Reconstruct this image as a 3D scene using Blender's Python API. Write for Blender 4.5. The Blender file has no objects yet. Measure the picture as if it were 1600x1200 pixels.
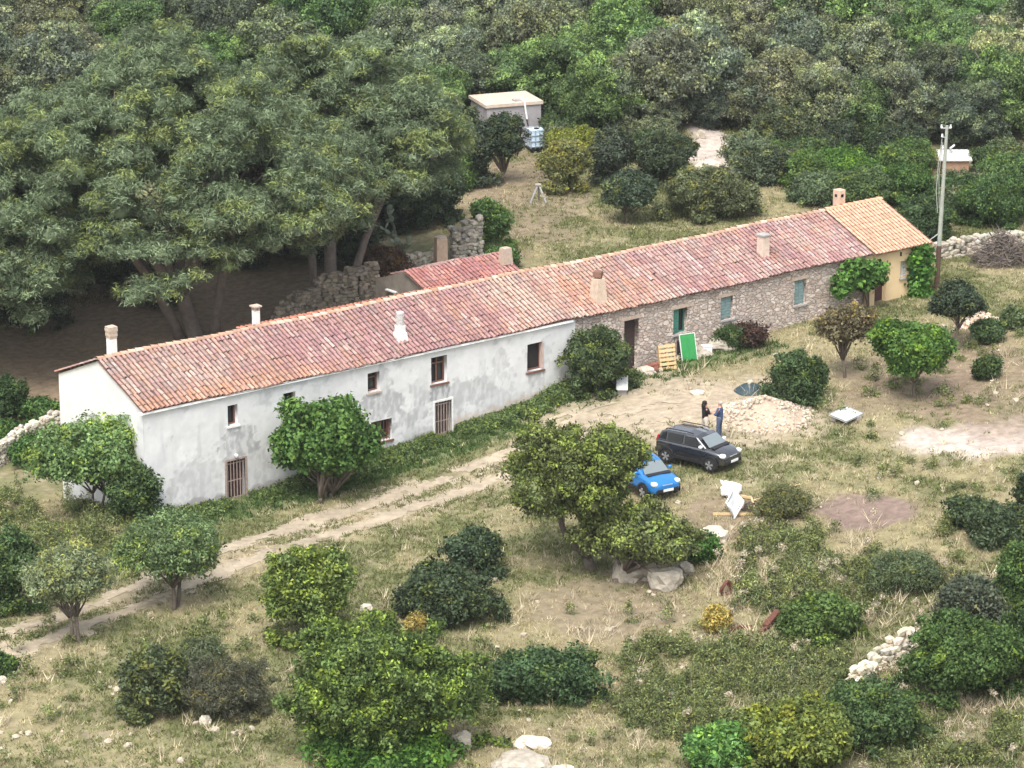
import bpy, bmesh, math, numpy as np
from mathutils import Vector, Matrix
R_ = math.radians
sc = bpy.context.scene
COL = sc.collection
rng = np.random.default_rng(7)

# ------------------------------------------------------------------ camera, sky, sun
# world axes: x along the farmhouse, y away from the camera behind it, z up; origin = near left house corner
F_PX, PITCH, YAW = 5500.0, R_(17.1), R_(37.693)
CAM = np.array([-73.10, -119.69, 48.63])
cam = bpy.data.cameras.new('camera'); camo = bpy.data.objects.new('camera', cam); COL.objects.link(camo)
camo.location = CAM; camo.rotation_euler = (R_(90)-PITCH, 0, -YAW)
cam.sensor_width = 36; cam.lens = 36*F_PX/1600; cam.clip_start = 1; cam.clip_end = 3000
sc.camera = camo
SUN_EL, SUN_AZ = R_(58), R_(-128)      # azimuth measured from +y towards +x: high, behind the camera's left shoulder
w = bpy.data.worlds.new("World"); sc.world = w; w.use_nodes = True
nt = w.node_tree; bgn = nt.nodes['Background']
sky = nt.nodes.new('ShaderNodeTexSky'); sky.sky_type = 'NISHITA'; sky.sun_disc = False
sky.sun_elevation = SUN_EL; sky.sun_rotation = SUN_AZ; sky.dust_density = 4; sky.air_density = 1.2
hs = nt.nodes.new('ShaderNodeHueSaturation'); hs.inputs['Saturation'].default_value = .38
nt.links.new(sky.outputs[0], hs.inputs['Color']); nt.links.new(hs.outputs[0], bgn.inputs[0])
bgn.inputs[1].default_value = .15
sun = bpy.data.lights.new('sun', 'SUN'); suno = bpy.data.objects.new('sun', sun); COL.objects.link(suno)
sun.energy = 1.4; sun.angle = R_(28); sun.color = (1, .955, .89)
sd = Vector((math.sin(SUN_AZ)*math.cos(SUN_EL), math.cos(SUN_AZ)*math.cos(SUN_EL), math.sin(SUN_EL)))
suno.rotation_euler = sd.to_track_quat('Z', 'Y').to_euler(); suno.location = (0, 0, 80)
sc.view_settings.view_transform = 'Standard'; sc.view_settings.look = 'None'
sc.view_settings.gamma = 1; sc.view_settings.use_curve_mapping = False
sc.view_settings.exposure = 1.15

# ------------------------------------------------------------------ noise, terrain, pixel -> ground point
def _hash(i, j, s):
    n = (i.astype(np.int64)*374761393 + j.astype(np.int64)*668265263 + s*1274126177) & 0x7fffffff
    n = ((n ^ (n >> 13))*1274126177) & 0x7fffffff
    return ((n ^ (n >> 16)) & 0xffff)/65535.0
def vnoise(x, y, s=0):
    x = np.asarray(x, float); y = np.asarray(y, float)
    i = np.floor(x); j = np.floor(y); a = x-i; b = y-j
    a = a*a*(3-2*a); b = b*b*(3-2*b)
    return (_hash(i, j, s)*(1-a)+_hash(i+1, j, s)*a)*(1-b)+(_hash(i, j+1, s)*(1-a)+_hash(i+1, j+1, s)*a)*b
def fbm(x, y, s=0, o=4):
    t = 0; k = .5; n = 0
    x = np.asarray(x, float); y = np.asarray(y, float)
    for q in range(o):
        t = t+k*vnoise(x*2**q+q*17.3, y*2**q-q*9.1, s+q); n += k; k *= .5
    return t/n
def sstep(a, b, x):
    t = np.clip((np.asarray(x, float)-a)/(b-a), 0, 1); return t*t*(3-2*t)
_uf = [-300, -30, -12, 0, 4.5, 9, 14, 18, 23, 31, 38, 46, 60, 400]
_zf = [-8, -.9, -.45, -.15, -.22, -.05, .3, .75, 1.3, 1.6, 1.95, 2.05, 2.0, 2.0]
_ub = [-300, -30, 0, 10, 23, 35, 46, 70, 400]
_zb = [-3, -1.5, -1.1, -.3, .9, 1.6, 1.85, 2.1, 2.1]
def Z(u, v):
    u = np.asarray(u, float); v = np.asarray(v, float)
    zf = (np.interp(u-1, _uf, _zf)+np.interp(u, _uf, _zf)+np.interp(u+1, _uf, _zf))/3
    zb = np.interp(u, _ub, _zb)+.012*np.clip(v-6.8, 0, 80)
    k = sstep(0, 6.8, v); z = zf*(1-k)+zb*k
    ww = .611*u+.791*v
    z = z+.27*4*np.logaddexp(0, (np.minimum(ww, 150)-64)/4)
    near = sstep(1.0, 5, np.maximum(np.abs(v-3.4)-3.4, np.abs(u-22.6)-22.6))
    z = z+near*((fbm(u*.16, v*.16, 3)-.5)*.7+(fbm(u*.8, v*.8, 9, 3)-.5)*.16)
    return z
cy_, sy_ = math.cos(YAW), math.sin(YAW); cp, sp = math.cos(PITCH), math.sin(PITCH)
def ray(px, py):
    x = (px-800)/F_PX; y = (600-py)/F_PX; Y = cp+y*sp; zz = -sp+y*cp
    return np.array([x*cy_+Y*sy_, -x*sy_+Y*cy_, zz])
def at(px, py):
    """ground point that the photograph shows at pixel (px, py)"""
    d = ray(px, py); ts = np.linspace(90, 420, 1700); P = CAM[:, None]+d[:, None]*ts
    g = P[2]-Z(P[0], P[1]); i = int(np.argmax(g < 0)); 
    if g[i] >= 0: i = len(ts)-1
    a, b = ts[max(i-1, 0)], ts[i]
    for _ in range(18):
        m = (a+b)/2; p = CAM+d*m
        if p[2]-Z(p[0], p[1]) < 0: b = m
        else: a = m
    p = CAM+d*b; return np.array([p[0], p[1], float(Z(p[0], p[1]))])
def ppm(P):
    q = np.asarray(P)-CAM; Y = q[0]*sy_+q[1]*cy_
    return F_PX/(Y*cp-q[2]*sp)

# ------------------------------------------------------------------ object helpers
def tag(o, label=None, cat=None, group=None, kind=None):
    if label: o['label'] = label
    if cat: o['category'] = cat
    if group: o['group'] = group
    if kind: o['kind'] = kind
    return o
def empty(name, loc, label, cat, group=None, rz=0):
    o = bpy.data.objects.new(name, None); COL.objects.link(o); o.location = [float(c) for c in loc]; o.rotation_euler.z = rz
    o.empty_display_size = .3
    return tag(o, label, cat, group)
def link(name, me, mat=None, parent=None, loc=None):
    o = bpy.data.objects.new(name, me); COL.objects.link(o)
    if mat is not None and len(me.materials) == 0: me.materials.append(mat)
    if parent: o.parent = parent
    if loc is not None: o.location = [float(c) for c in loc]
    return o
def npmesh(name, V, Fq, cols=None, smooth=False):
    """V (n,3), Fq (m,k) all faces with k corners, cols (m,3) per face"""
    me = bpy.data.meshes.new(name); m, k = Fq.shape
    me.vertices.add(len(V)); me.vertices.foreach_set('co', np.asarray(V, np.float32).ravel())
    me.loops.add(m*k); me.loops.foreach_set('vertex_index', np.asarray(Fq, np.int32).ravel())
    me.polygons.add(m); me.polygons.foreach_set('loop_start', np.arange(0, m*k, k, dtype=np.int32))
    try: me.polygons.foreach_set('loop_total', np.full(m, k, np.int32))
    except Exception: pass
    if smooth: me.polygons.foreach_set('use_smooth', np.ones(m, bool))
    me.update(calc_edges=True)
    if cols is not None: setcol(me, cols, 'FACE')
    return me
def setcol(me, cols, dom):
    a = me.attributes.new('Col', 'FLOAT_COLOR', dom)
    c = np.ones((len(cols), 4), np.float32); c[:, :3] = cols; a.data.foreach_set('color', c.ravel())
class MB:
    def __init__(s): s.v = []; s.f = []; s.c = []; s.n = 0
    def add(s, V, F, col=None):
        s.v += [tuple(map(float, p)) for p in V]; s.f += [tuple(int(i)+s.n for i in f) for f in F]
        s.c += [col or (1, 1, 1)]*len(F); s.n += len(V); return s
    def box(s, c, d, rot=None, col=None, taper=1.0):
        x, y, z = d[0]/2, d[1]/2, d[2]/2; V = []
        for k, t in ((-1, 1), (1, taper)):
            V += [(-x*t, -y*t, k*z), (x*t, -y*t, k*z), (x*t, y*t, k*z), (-x*t, y*t, k*z)]
        if rot is not None:
            M = rot if isinstance(rot, Matrix) else Matrix.Rotation(rot, 3, 'Z')
            V = [tuple(M @ Vector(p)) for p in V]
        V = [(p[0]+c[0], p[1]+c[1], p[2]+c[2]) for p in V]
        return s.add(V, [(3, 2, 1, 0), (4, 5, 6, 7), (0, 1, 5, 4), (1, 2, 6, 5), (2, 3, 7, 6), (3, 0, 4, 7)], col)
    def bar(s, a, b, wd, th=None, col=None, up=(0, 0, 1)):
        a = Vector(a); b = Vector(b); d = b-a; L = d.length; d.normalize(); u = Vector(up)
        if abs(d.dot(u)) > .98: u = Vector((1, 0, 0))
        y = u.cross(d).normalized(); z = d.cross(y)
        return s.box((a+b)/2, (L, wd, th or wd), Matrix((d, y, z)).transposed(), col)
    def tube(s, pts, rad, n=8, col=None, cap=True):
        pts = [Vector(p) for p in pts]; rad = rad if hasattr(rad, '__len__') else [rad]*len(pts); V = []; F = []
        px = None
        for i, p in enumerate(pts):
            d = (pts[min(i+1, len(pts)-1)]-pts[max(i-1, 0)]).normalized()
            if px is None:
                px = Vector((1, 0, 0)) if abs(d.x) < .9 else Vector((0, 1, 0))
            px = (px-d*px.dot(d)).normalized(); py = d.cross(px)
            for k in range(n):
                a = 2*math.pi*k/n; V.append(p+(px*math.cos(a)+py*math.sin(a))*rad[i])
        for i in range(len(pts)-1):
            for k in range(n): F.append((i*n+k, i*n+(k+1) % n, (i+1)*n+(k+1) % n, (i+1)*n+k))
        if cap: F.append(tuple(range(n))[::-1]); F.append(tuple(range((len(pts)-1)*n, len(pts)*n)))
        return s.add(V, F, col)
    def rock(s, c, d, seed, rot=0, sub=2, rough=.25, col=None):
        V, F = ico(sub); h = np.random.default_rng(seed)
        o = h.uniform(-50, 50, 3); q = np.sign(V)*np.abs(V)**.75
        q = q/np.linalg.norm(q, axis=1)[:, None]*(np.abs(q).max(1)[:, None]**-.35)
        q = q*(1+rough*(fbm(V[:, 0]*1.3+o[0]+V[:, 2]*.9, V[:, 1]*1.3+o[1]-V[:, 2], seed, 3)-.5)[:, None]*2+rough*.55*(fbm(V[:, 0]*4+V[:, 2]*3+o[1], V[:, 1]*4-V[:, 2]*2.5+o[2], seed+1, 3)-.5)[:, None]*2)
        q = q*(np.array(d)/2); ca, sa = math.cos(rot), math.sin(rot)
        P = np.c_[q[:, 0]*ca-q[:, 1]*sa, q[:, 0]*sa+q[:, 1]*ca, q[:, 2]]+np.array(c)
        return s.add(P, F, col)
    def build(s, name, mat=None, parent=None, loc=None, smooth=False, bevel=0):
        me = bpy.data.meshes.new(name); me.from_pydata(s.v, [], s.f); me.update(); setcol(me, np.array(s.c), 'FACE')
        if smooth: me.polygons.foreach_set('use_smooth', np.ones(len(me.polygons), bool))
        o = link(name, me, mat, parent, loc)
        if bevel:
            b = o.modifiers.new('bevel', 'BEVEL'); b.width = bevel; b.segments = 2; b.limit_method = 'ANGLE'
        return o
_ico = {}
def ico(sub):
    if sub not in _ico:
        bm = bmesh.new(); bmesh.ops.create_icosphere(bm, subdivisions=sub, radius=1)
        _ico[sub] = (np.array([v.co[:] for v in bm.verts]), np.array([[v.index for v in f.verts] for f in bm.faces])); bm.free()
    return _ico[sub]

# ------------------------------------------------------------------ materials
def mat(name, col=(.5, .5, .5), rough=.8, noise=.25, scale=6, bump=.15, metal=0, spec=.3, attr=False, objcol=False, transl=0, coat=0, dist=.02):
    m = bpy.data.materials.new(name); m.use_nodes = True; t = m.node_tree; b = t.nodes['Principled BSDF']; N = t.nodes.new; L = t.links.new
    b.inputs['Roughness'].default_value = rough; b.inputs['Metallic'].default_value = metal
    b.inputs['Specular IOR Level'].default_value = spec; b.inputs['Coat Weight'].default_value = coat
    src = N('ShaderNodeRGB'); src.outputs[0].default_value = (*col, 1); out = src.outputs[0]
    def mul(a, c):
        x = N('ShaderNodeMix'); x.data_type = 'RGBA'; x.blend_type = 'MULTIPLY'; x.inputs[0].default_value = 1
        L(a, x.inputs[6]); L(c, x.inputs[7]); return x.outputs[2]
    if attr:
        a = N('ShaderNodeAttribute'); a.attribute_name = 'Col'; out = mul(out, a.outputs['Color'])
    if objcol:
        oi = N('ShaderNodeObjectInfo'); out = mul(out, oi.outputs['Color'])
    if noise or bump:
        tc = N('ShaderNodeTexCoord'); no = N('ShaderNodeTexNoise'); no.inputs['Scale'].default_value = scale
        no.inputs['Detail'].default_value = 6; no.inputs['Roughness'].default_value = .65; L(tc.outputs['Object'], no.inputs['Vector'])
        if noise:
            mr = N('ShaderNodeMapRange'); mr.inputs[1].default_value = .25; mr.inputs[2].default_value = .75
            mr.inputs[3].default_value = 1-noise; mr.inputs[4].default_value = 1+noise*.7; L(no.outputs[0], mr.inputs[0])
            cb = N('ShaderNodeCombineColor')
            for k in range(3): L(mr.outputs[0], cb.inputs[k])
            out = mul(out, cb.outputs[0])
        if bump:
            bp = N('ShaderNodeBump'); bp.inputs['Strength'].default_value = bump; bp.inputs['Distance'].default_value = dist
            L(no.outputs[0], bp.inputs['Height']); L(bp.outputs[0], b.inputs['Normal'])
    L(out, b.inputs['Base Color'])
    if transl:
        tr = N('ShaderNodeBsdfTranslucent'); L(out, tr.inputs[0]); mx = N('ShaderNodeMixShader'); mx.inputs[0].default_value = transl
        L(b.outputs[0], mx.inputs[1]); L(tr.outputs[0], mx.inputs[2]); L(mx.outputs[0], t.nodes['Material Output'].inputs[0])
    return m
M = {}
M['leaf'] = mat('leaf', (2.25, 2.22, 2.25), .55, 0, bump=0, attr=True, objcol=True, transl=.38, spec=.2)
M['grass'] = mat('grass', (1, 1, 1), .8, 0, bump=0, attr=True, transl=.2, spec=.1)
M['bark'] = mat('bark', (.13, .105, .085), .9, .4, 5, .8, dist=.05)
M['palebark'] = mat('pale_bark', (.17, .14, .12), .9, .35, 4, .8, dist=.05)
M['ground'] = mat('ground', (1, 1, 1), .95, .42, 2.6, .7, attr=True, spec=.1, dist=.08)
M['earth'] = mat('earth', (1, 1, 1), .95, .3, 3.0, .6, attr=True, spec=.1, dist=.05)
M['plaster'] = mat('plaster', (1, 1, 1), .9, .09, 2.2, .35, attr=True, spec=.15, dist=.03)
M['yplaster'] = mat('yellow_plaster', (.66, .5, .3), .9, .1, 1.5, .2, spec=.15)
M['tile'] = mat('roof_tile', (1, 1, 1), .85, .3, 9, .3, attr=True, spec=.2)
M['rock'] = mat('rock', (.46, .43, .38), .9, .4, 3.5, .7, attr=True, objcol=True, spec=.15, dist=.05)
M['wood'] = mat('wood', (.17, .085, .06), .75, .3, 5, .2)
M['rust'] = mat('rusty_iron', (.13, .05, .035), .8, .4, 9, .2)
M['dark'] = mat('dark_interior', (.025, .022, .022), .9, .2, 3, 0)
M['glass'] = mat('window_glass', (.02, .022, .025), .12, 0, bump=0, spec=.5)
M['cement'] = mat('cement', (.33, .32, .31), .9, .3, 3, .3)
M['concrete'] = mat('concrete', (.36, .33, .31), .9, .25, 2.5, .3)
M['white'] = mat('white_paint', (.72, .73, .72), .6, .12, 4, .05)
M['chim'] = mat('white_chimney', (.66, .66, .64), .9, .2, 5, .3)
M['brickpale'] = mat('pale_brick', (.45, .36, .29), .9, .3, 8, .4)
M['pinkplaster'] = mat('pink_plaster', (.52, .38, .29), .9, .25, 4, .3)
M['green'] = mat('green_paint', (.035, .24, .07), .5, .15, 3, .05)
M['gshut'] = mat('green_shutter', (.05, .17, .13), .6, .25, 6, .1)
M['bshut'] = mat('blue_grey_shutter', (.17, .25, .25), .7, .25, 6, .1)
M['pallet'] = mat('pallet_wood', (.58, .42, .23), .8, .2, 6, .1)
M['greywood'] = mat('weathered_wood', (.3, .28, .25), .85, .3, 6, .2)
M['metal'] = mat('galvanised', (.5, .52, .53), .45, .15, 5, .05, metal=.6)
M['tarp'] = mat('dark_tarp', (.035, .06, .07), .5, .3, 4, .3)
M['polegrey'] = mat('pole_grey', (.3, .32, .28), .7, .2, 3, .1)
M['polebrown'] = mat('pole_brown', (.1, .06, .045), .8, .3, 4, .2)
M['black'] = mat('black_plastic', (.018, .018, .02), .5, .1, 8, 0)
M['rubber'] = mat('rubber', (.02, .02, .02), .85, .1, 8, 0)
M['alloy'] = mat('alloy', (.55, .56, .58), .35, 0, bump=0, metal=.7)
M['lamp'] = mat('lamp_glass', (.8, .82, .85), .12, 0, bump=0, spec=.6)
M['skin'] = mat('skin', (.5, .28, .2), .6, .05, 20, 0)
M['plasticwhite'] = mat('tank_plastic', (.5, .64, .76), .35, .06, 3, 0)
def stone_mat():
    m = bpy.data.materials.new('rubble_stone'); m.use_nodes = True; t = m.node_tree; b = t.nodes['Principled BSDF']; N = t.nodes.new; L = t.links.new
    b.inputs['Roughness'].default_value = .92; b.inputs['Specular IOR Level'].default_value = .15
    tc = N('ShaderNodeTexCoord'); mp = N('ShaderNodeMapping'); mp.inputs['Scale'].default_value = (1, 1, 1.7); L(tc.outputs['Object'], mp.inputs[0])
    dn = N('ShaderNodeTexNoise'); dn.inputs['Scale'].default_value = 2.2; L(mp.outputs[0], dn.inputs['Vector'])
    ad = N('ShaderNodeVectorMath'); ad.operation = 'MULTIPLY_ADD'; ad.inputs[1].default_value = (.35, .35, .35); L(dn.outputs['Color'], ad.inputs[0]); L(mp.outputs[0], ad.inputs[2])
    v1 = N('ShaderNodeTexVoronoi'); v1.inputs['Scale'].default_value = 3.6; L(ad.outputs[0], v1.inputs['Vector'])
    v2 = N('ShaderNodeTexVoronoi'); v2.feature = 'DISTANCE_TO_EDGE'; v2.inputs['Scale'].default_value = 3.6; L(ad.outputs[0], v2.inputs['Vector'])
    cr = N('ShaderNodeValToRGB'); e = cr.color_ramp.elements
    e[0].position = 0; e[0].color = (.32, .265, .23, 1); e[1].position = 1; e[1].color = (.6, .53, .47, 1)
    for p, c in ((.3, (.47, .375, .32, 1)), (.55, (.4, .355, .32, 1)), (.8, (.56, .47, .41, 1))): q = e.new(p); q.color = c
    sx = N('ShaderNodeSeparateColor'); L(v1.outputs['Color'], sx.inputs[0]); L(sx.outputs[0], cr.inputs[0])
    em = N('ShaderNodeMapRange'); em.inputs[1].default_value = .02; em.inputs[2].default_value = .1; L(v2.outputs['Distance'], em.inputs[0])
    mx = N('ShaderNodeMix'); mx.data_type = 'RGBA'; L(em.outputs[0], mx.inputs[0]); mx.inputs[6].default_value = (.36, .31, .275, 1); L(cr.outputs[0], mx.inputs[7])
    pn = N('ShaderNodeTexNoise'); pn.inputs['Scale'].default_value = .8; pn.inputs['Detail'].default_value = 5; L(tc.outputs['Object'], pn.inputs['Vector'])
    pm = N('ShaderNodeMapRange'); pm.inputs[1].default_value = .55; pm.inputs[2].default_value = .7; pm.inputs[4].default_value = .6; L(pn.outputs[0], pm.inputs[0])
    m2 = N('ShaderNodeMix'); m2.data_type = 'RGBA'; L(pm.outputs[0], m2.inputs[0]); L(mx.outputs[2], m2.inputs[6]); m2.inputs[7].default_value = (.5, .42, .365, 1)
    fn = N('ShaderNodeTexNoise'); fn.inputs['Scale'].default_value = 12; fn.inputs['Detail'].default_value = 5; L(tc.outputs['Object'], fn.inputs['Vector'])
    fm = N('ShaderNodeMapRange'); fm.inputs[1].default_value = .3; fm.inputs[2].default_value = .7; fm.inputs[3].default_value = .75; fm.inputs[4].default_value = 1.25; L(fn.outputs[0], fm.inputs[0])
    m3 = N('ShaderNodeVectorMath'); m3.operation = 'SCALE'; L(m2.outputs[2], m3.inputs[0]); L(fm.outputs[0], m3.inputs['Scale'])
    L(m3.outputs[0], b.inputs['Base Color'])
    bp = N('ShaderNodeBump'); bp.inputs['Strength'].default_value = .9; bp.inputs['Distance'].default_value = .06; L(em.outputs[0], bp.inputs['Height']); L(bp.outputs[0], b.inputs['Normal'])
    return m
M['stone'] = stone_mat()

# ------------------------------------------------------------------ ground
def seg_dist(u, v, P):
    best = np.full(np.shape(u), 1e9); side = np.zeros(np.shape(u))
    for (a, b) in zip(P[:-1], P[1:]):
        d = b-a; L2 = d@d; t = np.clip(((u-a[0])*d[0]+(v-a[1])*d[1])/L2, 0, 1)
        x = u-a[0]-t*d[0]; y = v-a[1]-t*d[1]; q = np.hypot(x, y); s = np.sign(d[0]*y-d[1]*x)
        k = q < best; best = np.where(k, q, best); side = np.where(k, s, side)
    return best*side
TRK = np.array([at(*q)[:2] for q in ((-120, 1058), (0, 1010), (80, 984), (160, 956), (240, 922), (320, 888), (400, 857), (480, 832), (560, 808), (640, 783), (720, 757), (800, 722), (870, 690), (940, 655), (1000, 640), (1075, 640))])
PATCH = [(at(1545, 684)[:2], 3.9, 1.25, 'pale'), (at(1355, 800)[:2], 2.2, .95, 'brown'), (at(1195, 640)[:2], 3.2, 2.6, 'pale2'),
         (at(1050, 628)[:2], 3.0, 2.2, 'pale2'), (at(1100, 668)[:2], 3.2, 1.5, 'pale2'), (at(940, 950)[:2], 3.2, 2.0, 'litter'), (at(1430, 610)[:2], 3.5, 3, 'brown2'),
         (at(1560, 600)[:2], 4, 4.5, 'brown2'), (at(820, 310)[:2], 4, 5, 'brown2'), (at(1118, 250)[:2], 1.6, 5, 'pale'), (at(1140, 815)[:2], 3, 1.6, 'brown2'), (at(700, 700)[:2]*0+np.array([24., -4.]), 5, 2.0, 'pale2')]
def patchmask(u, v, c, a, b, s):
    x = (u-c[0])*cy_-(v-c[1])*sy_; y = (u-c[0])*sy_+(v-c[1])*cy_
    r = np.hypot(x/a, y/(b*2.0)) + (fbm(u*.7, v*.7, s)-.5)*.9
    return 1-sstep(.75, 1.1, r)
PAL = {'pale': (.47, .40, .355), 'brown': (.2, .145, .125), 'pale2': (.37, .305, .225), 'litter': (.21, .165, .12), 'brown2': (.22, .165, .12)}
PINES = [(15.7, 20.5), (23.0, 19.4), (5.0, 26.0)]
def groundcol(u, v):
    n1 = fbm(u*.13, v*.13, 21); n2 = fbm(u*.55, v*.55, 31); n3 = fbm(u*2.1, v*2.1, 41, 3)
    straw = np.array((.245, .215, .122)); olive = np.array((.145, .155, .075)); soil = np.array((.18, .138, .094)); pale = np.array((.33, .28, .195))
    g = sstep(.40, .66, n1*.5+n2*.5)[..., None]; s = sstep(.52, .7, n2*.45+n3*.55)[..., None]; l = sstep(.6, .74, n3*.7+n1*.3)[..., None]
    c = straw*(1-g)+olive*g; c = c*(1-s*.6)+soil*s*.6; c = c*(1-l*.6)+pale*l*.6
    tm = (1-sstep(.5, 2.0, np.abs(seg_dist(u, v, TRK))+(n2-.5)*1.6))[..., None]*.7; c = c*(1-tm)+np.array((.335, .275, .195))*(.8+.4*n3[..., None])*tm
    # strip of greenery along the front wall, greener foreground at right
    wv = sstep(-3.4, -1.2, v+(n2-.5)*2)*(1-sstep(-.1, .3, v))*sstep(-2, 3, u)*(1-sstep(30, 36, u))
    c = c*(1-wv[..., None]*.85)+np.array((.11, .135, .06))*wv[..., None]*.85
    # needle litter under the pines
    pm = np.zeros(np.shape(u))
    for (a, b), r in zip(PINES, (10.5, 7, 13)): pm = np.maximum(pm, 1-sstep(.7, 1.1, np.hypot(u-a, v-b)/r+(n2-.5)*.3))
    pm = pm*sstep(6, 7.5, v); c = c*(1-pm[..., None]*.9)+np.array((.24, .18, .125))*pm[..., None]*.9
    for i, (q, a, b, k) in enumerate(PATCH):
        m = patchmask(u, v, q, a, b, 60+i)[..., None]*(.9 if k in ('pale', 'brown') else .65); c = c*(1-m)+np.array(PAL[k])*(.85+.3*n3[..., None])*m
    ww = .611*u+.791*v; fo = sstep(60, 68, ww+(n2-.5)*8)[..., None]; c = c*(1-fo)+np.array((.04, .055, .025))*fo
    return c
fine_u = np.arange(-32, 84, .4); fine_v = np.arange(-54, 64, .4)
gu = np.r_[-400, -250, -150, -90, -60, -45, -38, fine_u, 86, 90, 96, 105, 120, 150, 200, 300, 420]
gv = np.r_[-300, -200, -140, -100, -80, -66, -58, fine_v, 66, 70, 76, 85, 95, 110, 140, 200, 300, 420]
UU, VV = np.meshgrid(gu, gv, indexing='ij')
def sheet(name, UU, VV, ZZ, cols, material, keep=None, kind='structure'):
    a, b = UU.shape; idx = np.arange(a*b).reshape(a, b)
    Fq = np.stack([idx[:-1, :-1], idx[1:, :-1], idx[1:, 1:], idx[:-1, 1:]], -1).reshape(-1, 4)
    if keep is not None: Fq = Fq[keep.reshape(-1)]
    V = np.stack([UU, VV, ZZ], -1).reshape(-1, 3); cc = cols.reshape(-1, 3)
    if keep is not None:
        used = np.unique(Fq); re = np.full(len(V), -1); re[used] = np.arange(len(used)); V = V[used]; cc = cc[used]; Fq = re[Fq]
    me = npmesh(name, V, Fq, smooth=True); setcol(me, cc, 'POINT')
    o = link(name, me, material); tag(o, kind=kind); return o
ground = sheet('ground', UU, VV, Z(UU, VV), groundcol(UU, VV), M['ground'])
# the two wheel ruts of the dirt track: ragged sheets lying on the ground
tl = np.r_[0, np.cumsum(np.hypot(*np.diff(TRK, axis=0).T))]
su = np.arange(0, tl[-1], .15); cu = np.interp(su, tl, TRK[:, 0]); cv = np.interp(su, tl, TRK[:, 1])
ker = np.ones(25)/25; cu2 = np.convolve(np.pad(cu, 12, 'edge'), ker, 'valid'); cv2 = np.convolve(np.pad(cv, 12, 'edge'), ker, 'valid')
du, dv = np.gradient(cu2), np.gradient(cv2); L_ = np.hypot(du, dv); du /= L_; dv /= L_
off = np.arange(-2.1, 2.11, .14)
TU = cu2[:, None]-dv[:, None]*off; TV = cv2[:, None]+du[:, None]*off
S_, O_ = np.meshgrid(su, off, indexing='ij')
nz = fbm(S_*.35, O_*1.1, 71)
rut = np.minimum(np.abs(O_-.85), np.abs(O_+.85))
nz2 = fbm(S_*1.6, O_*2.6, 75, 3)
mask = (rut+(nz-.5)*1.5+(nz2-.5)*1.9 < .52)
kp = mask[:-1, :-1]
tn = fbm(TU*1.5, TV*1.5, 73)[..., None]
track = sheet('dirt_track', TU, TV, Z(TU, TV)+.02, np.array((.345, .29, .215))*(.75+.5*tn), M['earth'], kp)
tag(track, kind='structure')

# ------------------------------------------------------------------ farmhouse
EZ, RZ, HW, LEN = 4.6, 6.0, 6.8, 45.2
house = empty('farmhouse', (0, 0, 0), 'long low farmhouse, red tiled roof, white plaster at one end, bare stone beyond', 'farmhouse')
def sag(u): return .035*np.sin(np.asarray(u)*.33+1.2)+.015*np.sin(np.asarray(u)*.9)+(fbm(np.asarray(u)*.5, np.asarray(u)*0, 5, 2)-.5)*.06
HOLES_W = {'w_left': (4.18, 4.68, 3.08, 3.98), 'door_left': (4.05, 5.0, -.3, 1.52), 'w_fig': (7.05, 7.65, 3.2, 3.98), 'w_small': (11.45, 12.08, 3.18, 4.06),
           'w_tall': (14.88, 15.75, 2.9, 4.14), 'door_mid': (15.05, 15.98, .2, 2.04), 'w_barred': (11.6, 12.7, .84, 1.8), 'w_shut': (20.25, 21.15, 2.48, 3.78)}
HOLES_S = {'door_stone': (25.9, 26.75, 1.4, 3.88), 'w_green': (28.85, 29.7, 2.7, 3.9), 'w_s2': (31.75, 32.5, 2.88, 3.98), 'w_s3': (36.4, 37.12, 2.8, 4.02)}
HOLES_Y = {'door_y': (41.57, 42.42, 1.9, 3.92), 'w_y': (43.35, 43.95, 3.0, 3.84)}
DEP = .34
def front_wall(u0, u1, zb, zt, holes, step, jit=0.0):
    us = np.unique(np.round(np.r_[np.arange(u0, u1, step), u1, [h[i] for h in holes.values() for i in (0, 1)]], 3))
    zs = np.unique(np.round(np.r_[np.arange(zb, zt, step), zt, [h[i] for h in holes.values() for i in (2, 3)]], 3))
    A, B = np.meshgrid(us, zs, indexing='ij'); a, b = A.shape; idx = np.arange(a*b).reshape(a, b)
    cu_ = (us[:-1]+us[1:])/2; cz_ = (zs[:-1]+zs[1:])/2; keep = np.ones((a-1, b-1), bool)
    for h in holes.values():
        keep &= ~(((cu_ > h[0]) & (cu_ < h[1]))[:, None] & ((cz_ > h[2]) & (cz_ < h[3]))[None])
    Fq = np.stack([idx[:-1, :-1], idx[1:, :-1], idx[1:, 1:], idx[:-1, 1:]], -1)[keep]
    V = np.stack([A, (fbm(A*1.1, B*1.1, 81)-.5)*jit, B], -1).reshape(-1, 3)
    ex = []; n = len(V); EV = []
    for h in holes.values():
        x0, x1, z0, z1 = h; EV += [(x0, 0, z0), (x1, 0, z0), (x1, 0, z1), (x0, 0, z1), (x0, DEP, z0), (x1, DEP, z0), (x1, DEP, z1), (x0, DEP, z1)]
        ex += [(n, n+4, n+5, n+1), (n+1, n+5, n+6, n+2), (n+2, n+6, n+7, n+3), (n+3, n+7, n+4, n)]; n += 8
    return np.r_[V, np.array(EV).reshape(-1, 3)], np.r_[Fq, np.array(ex).reshape(-1, 4)]
def roofz(v): return EZ-.05+(RZ-EZ)*(1-np.abs(np.asarray(v)-3.4)/3.4)
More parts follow.
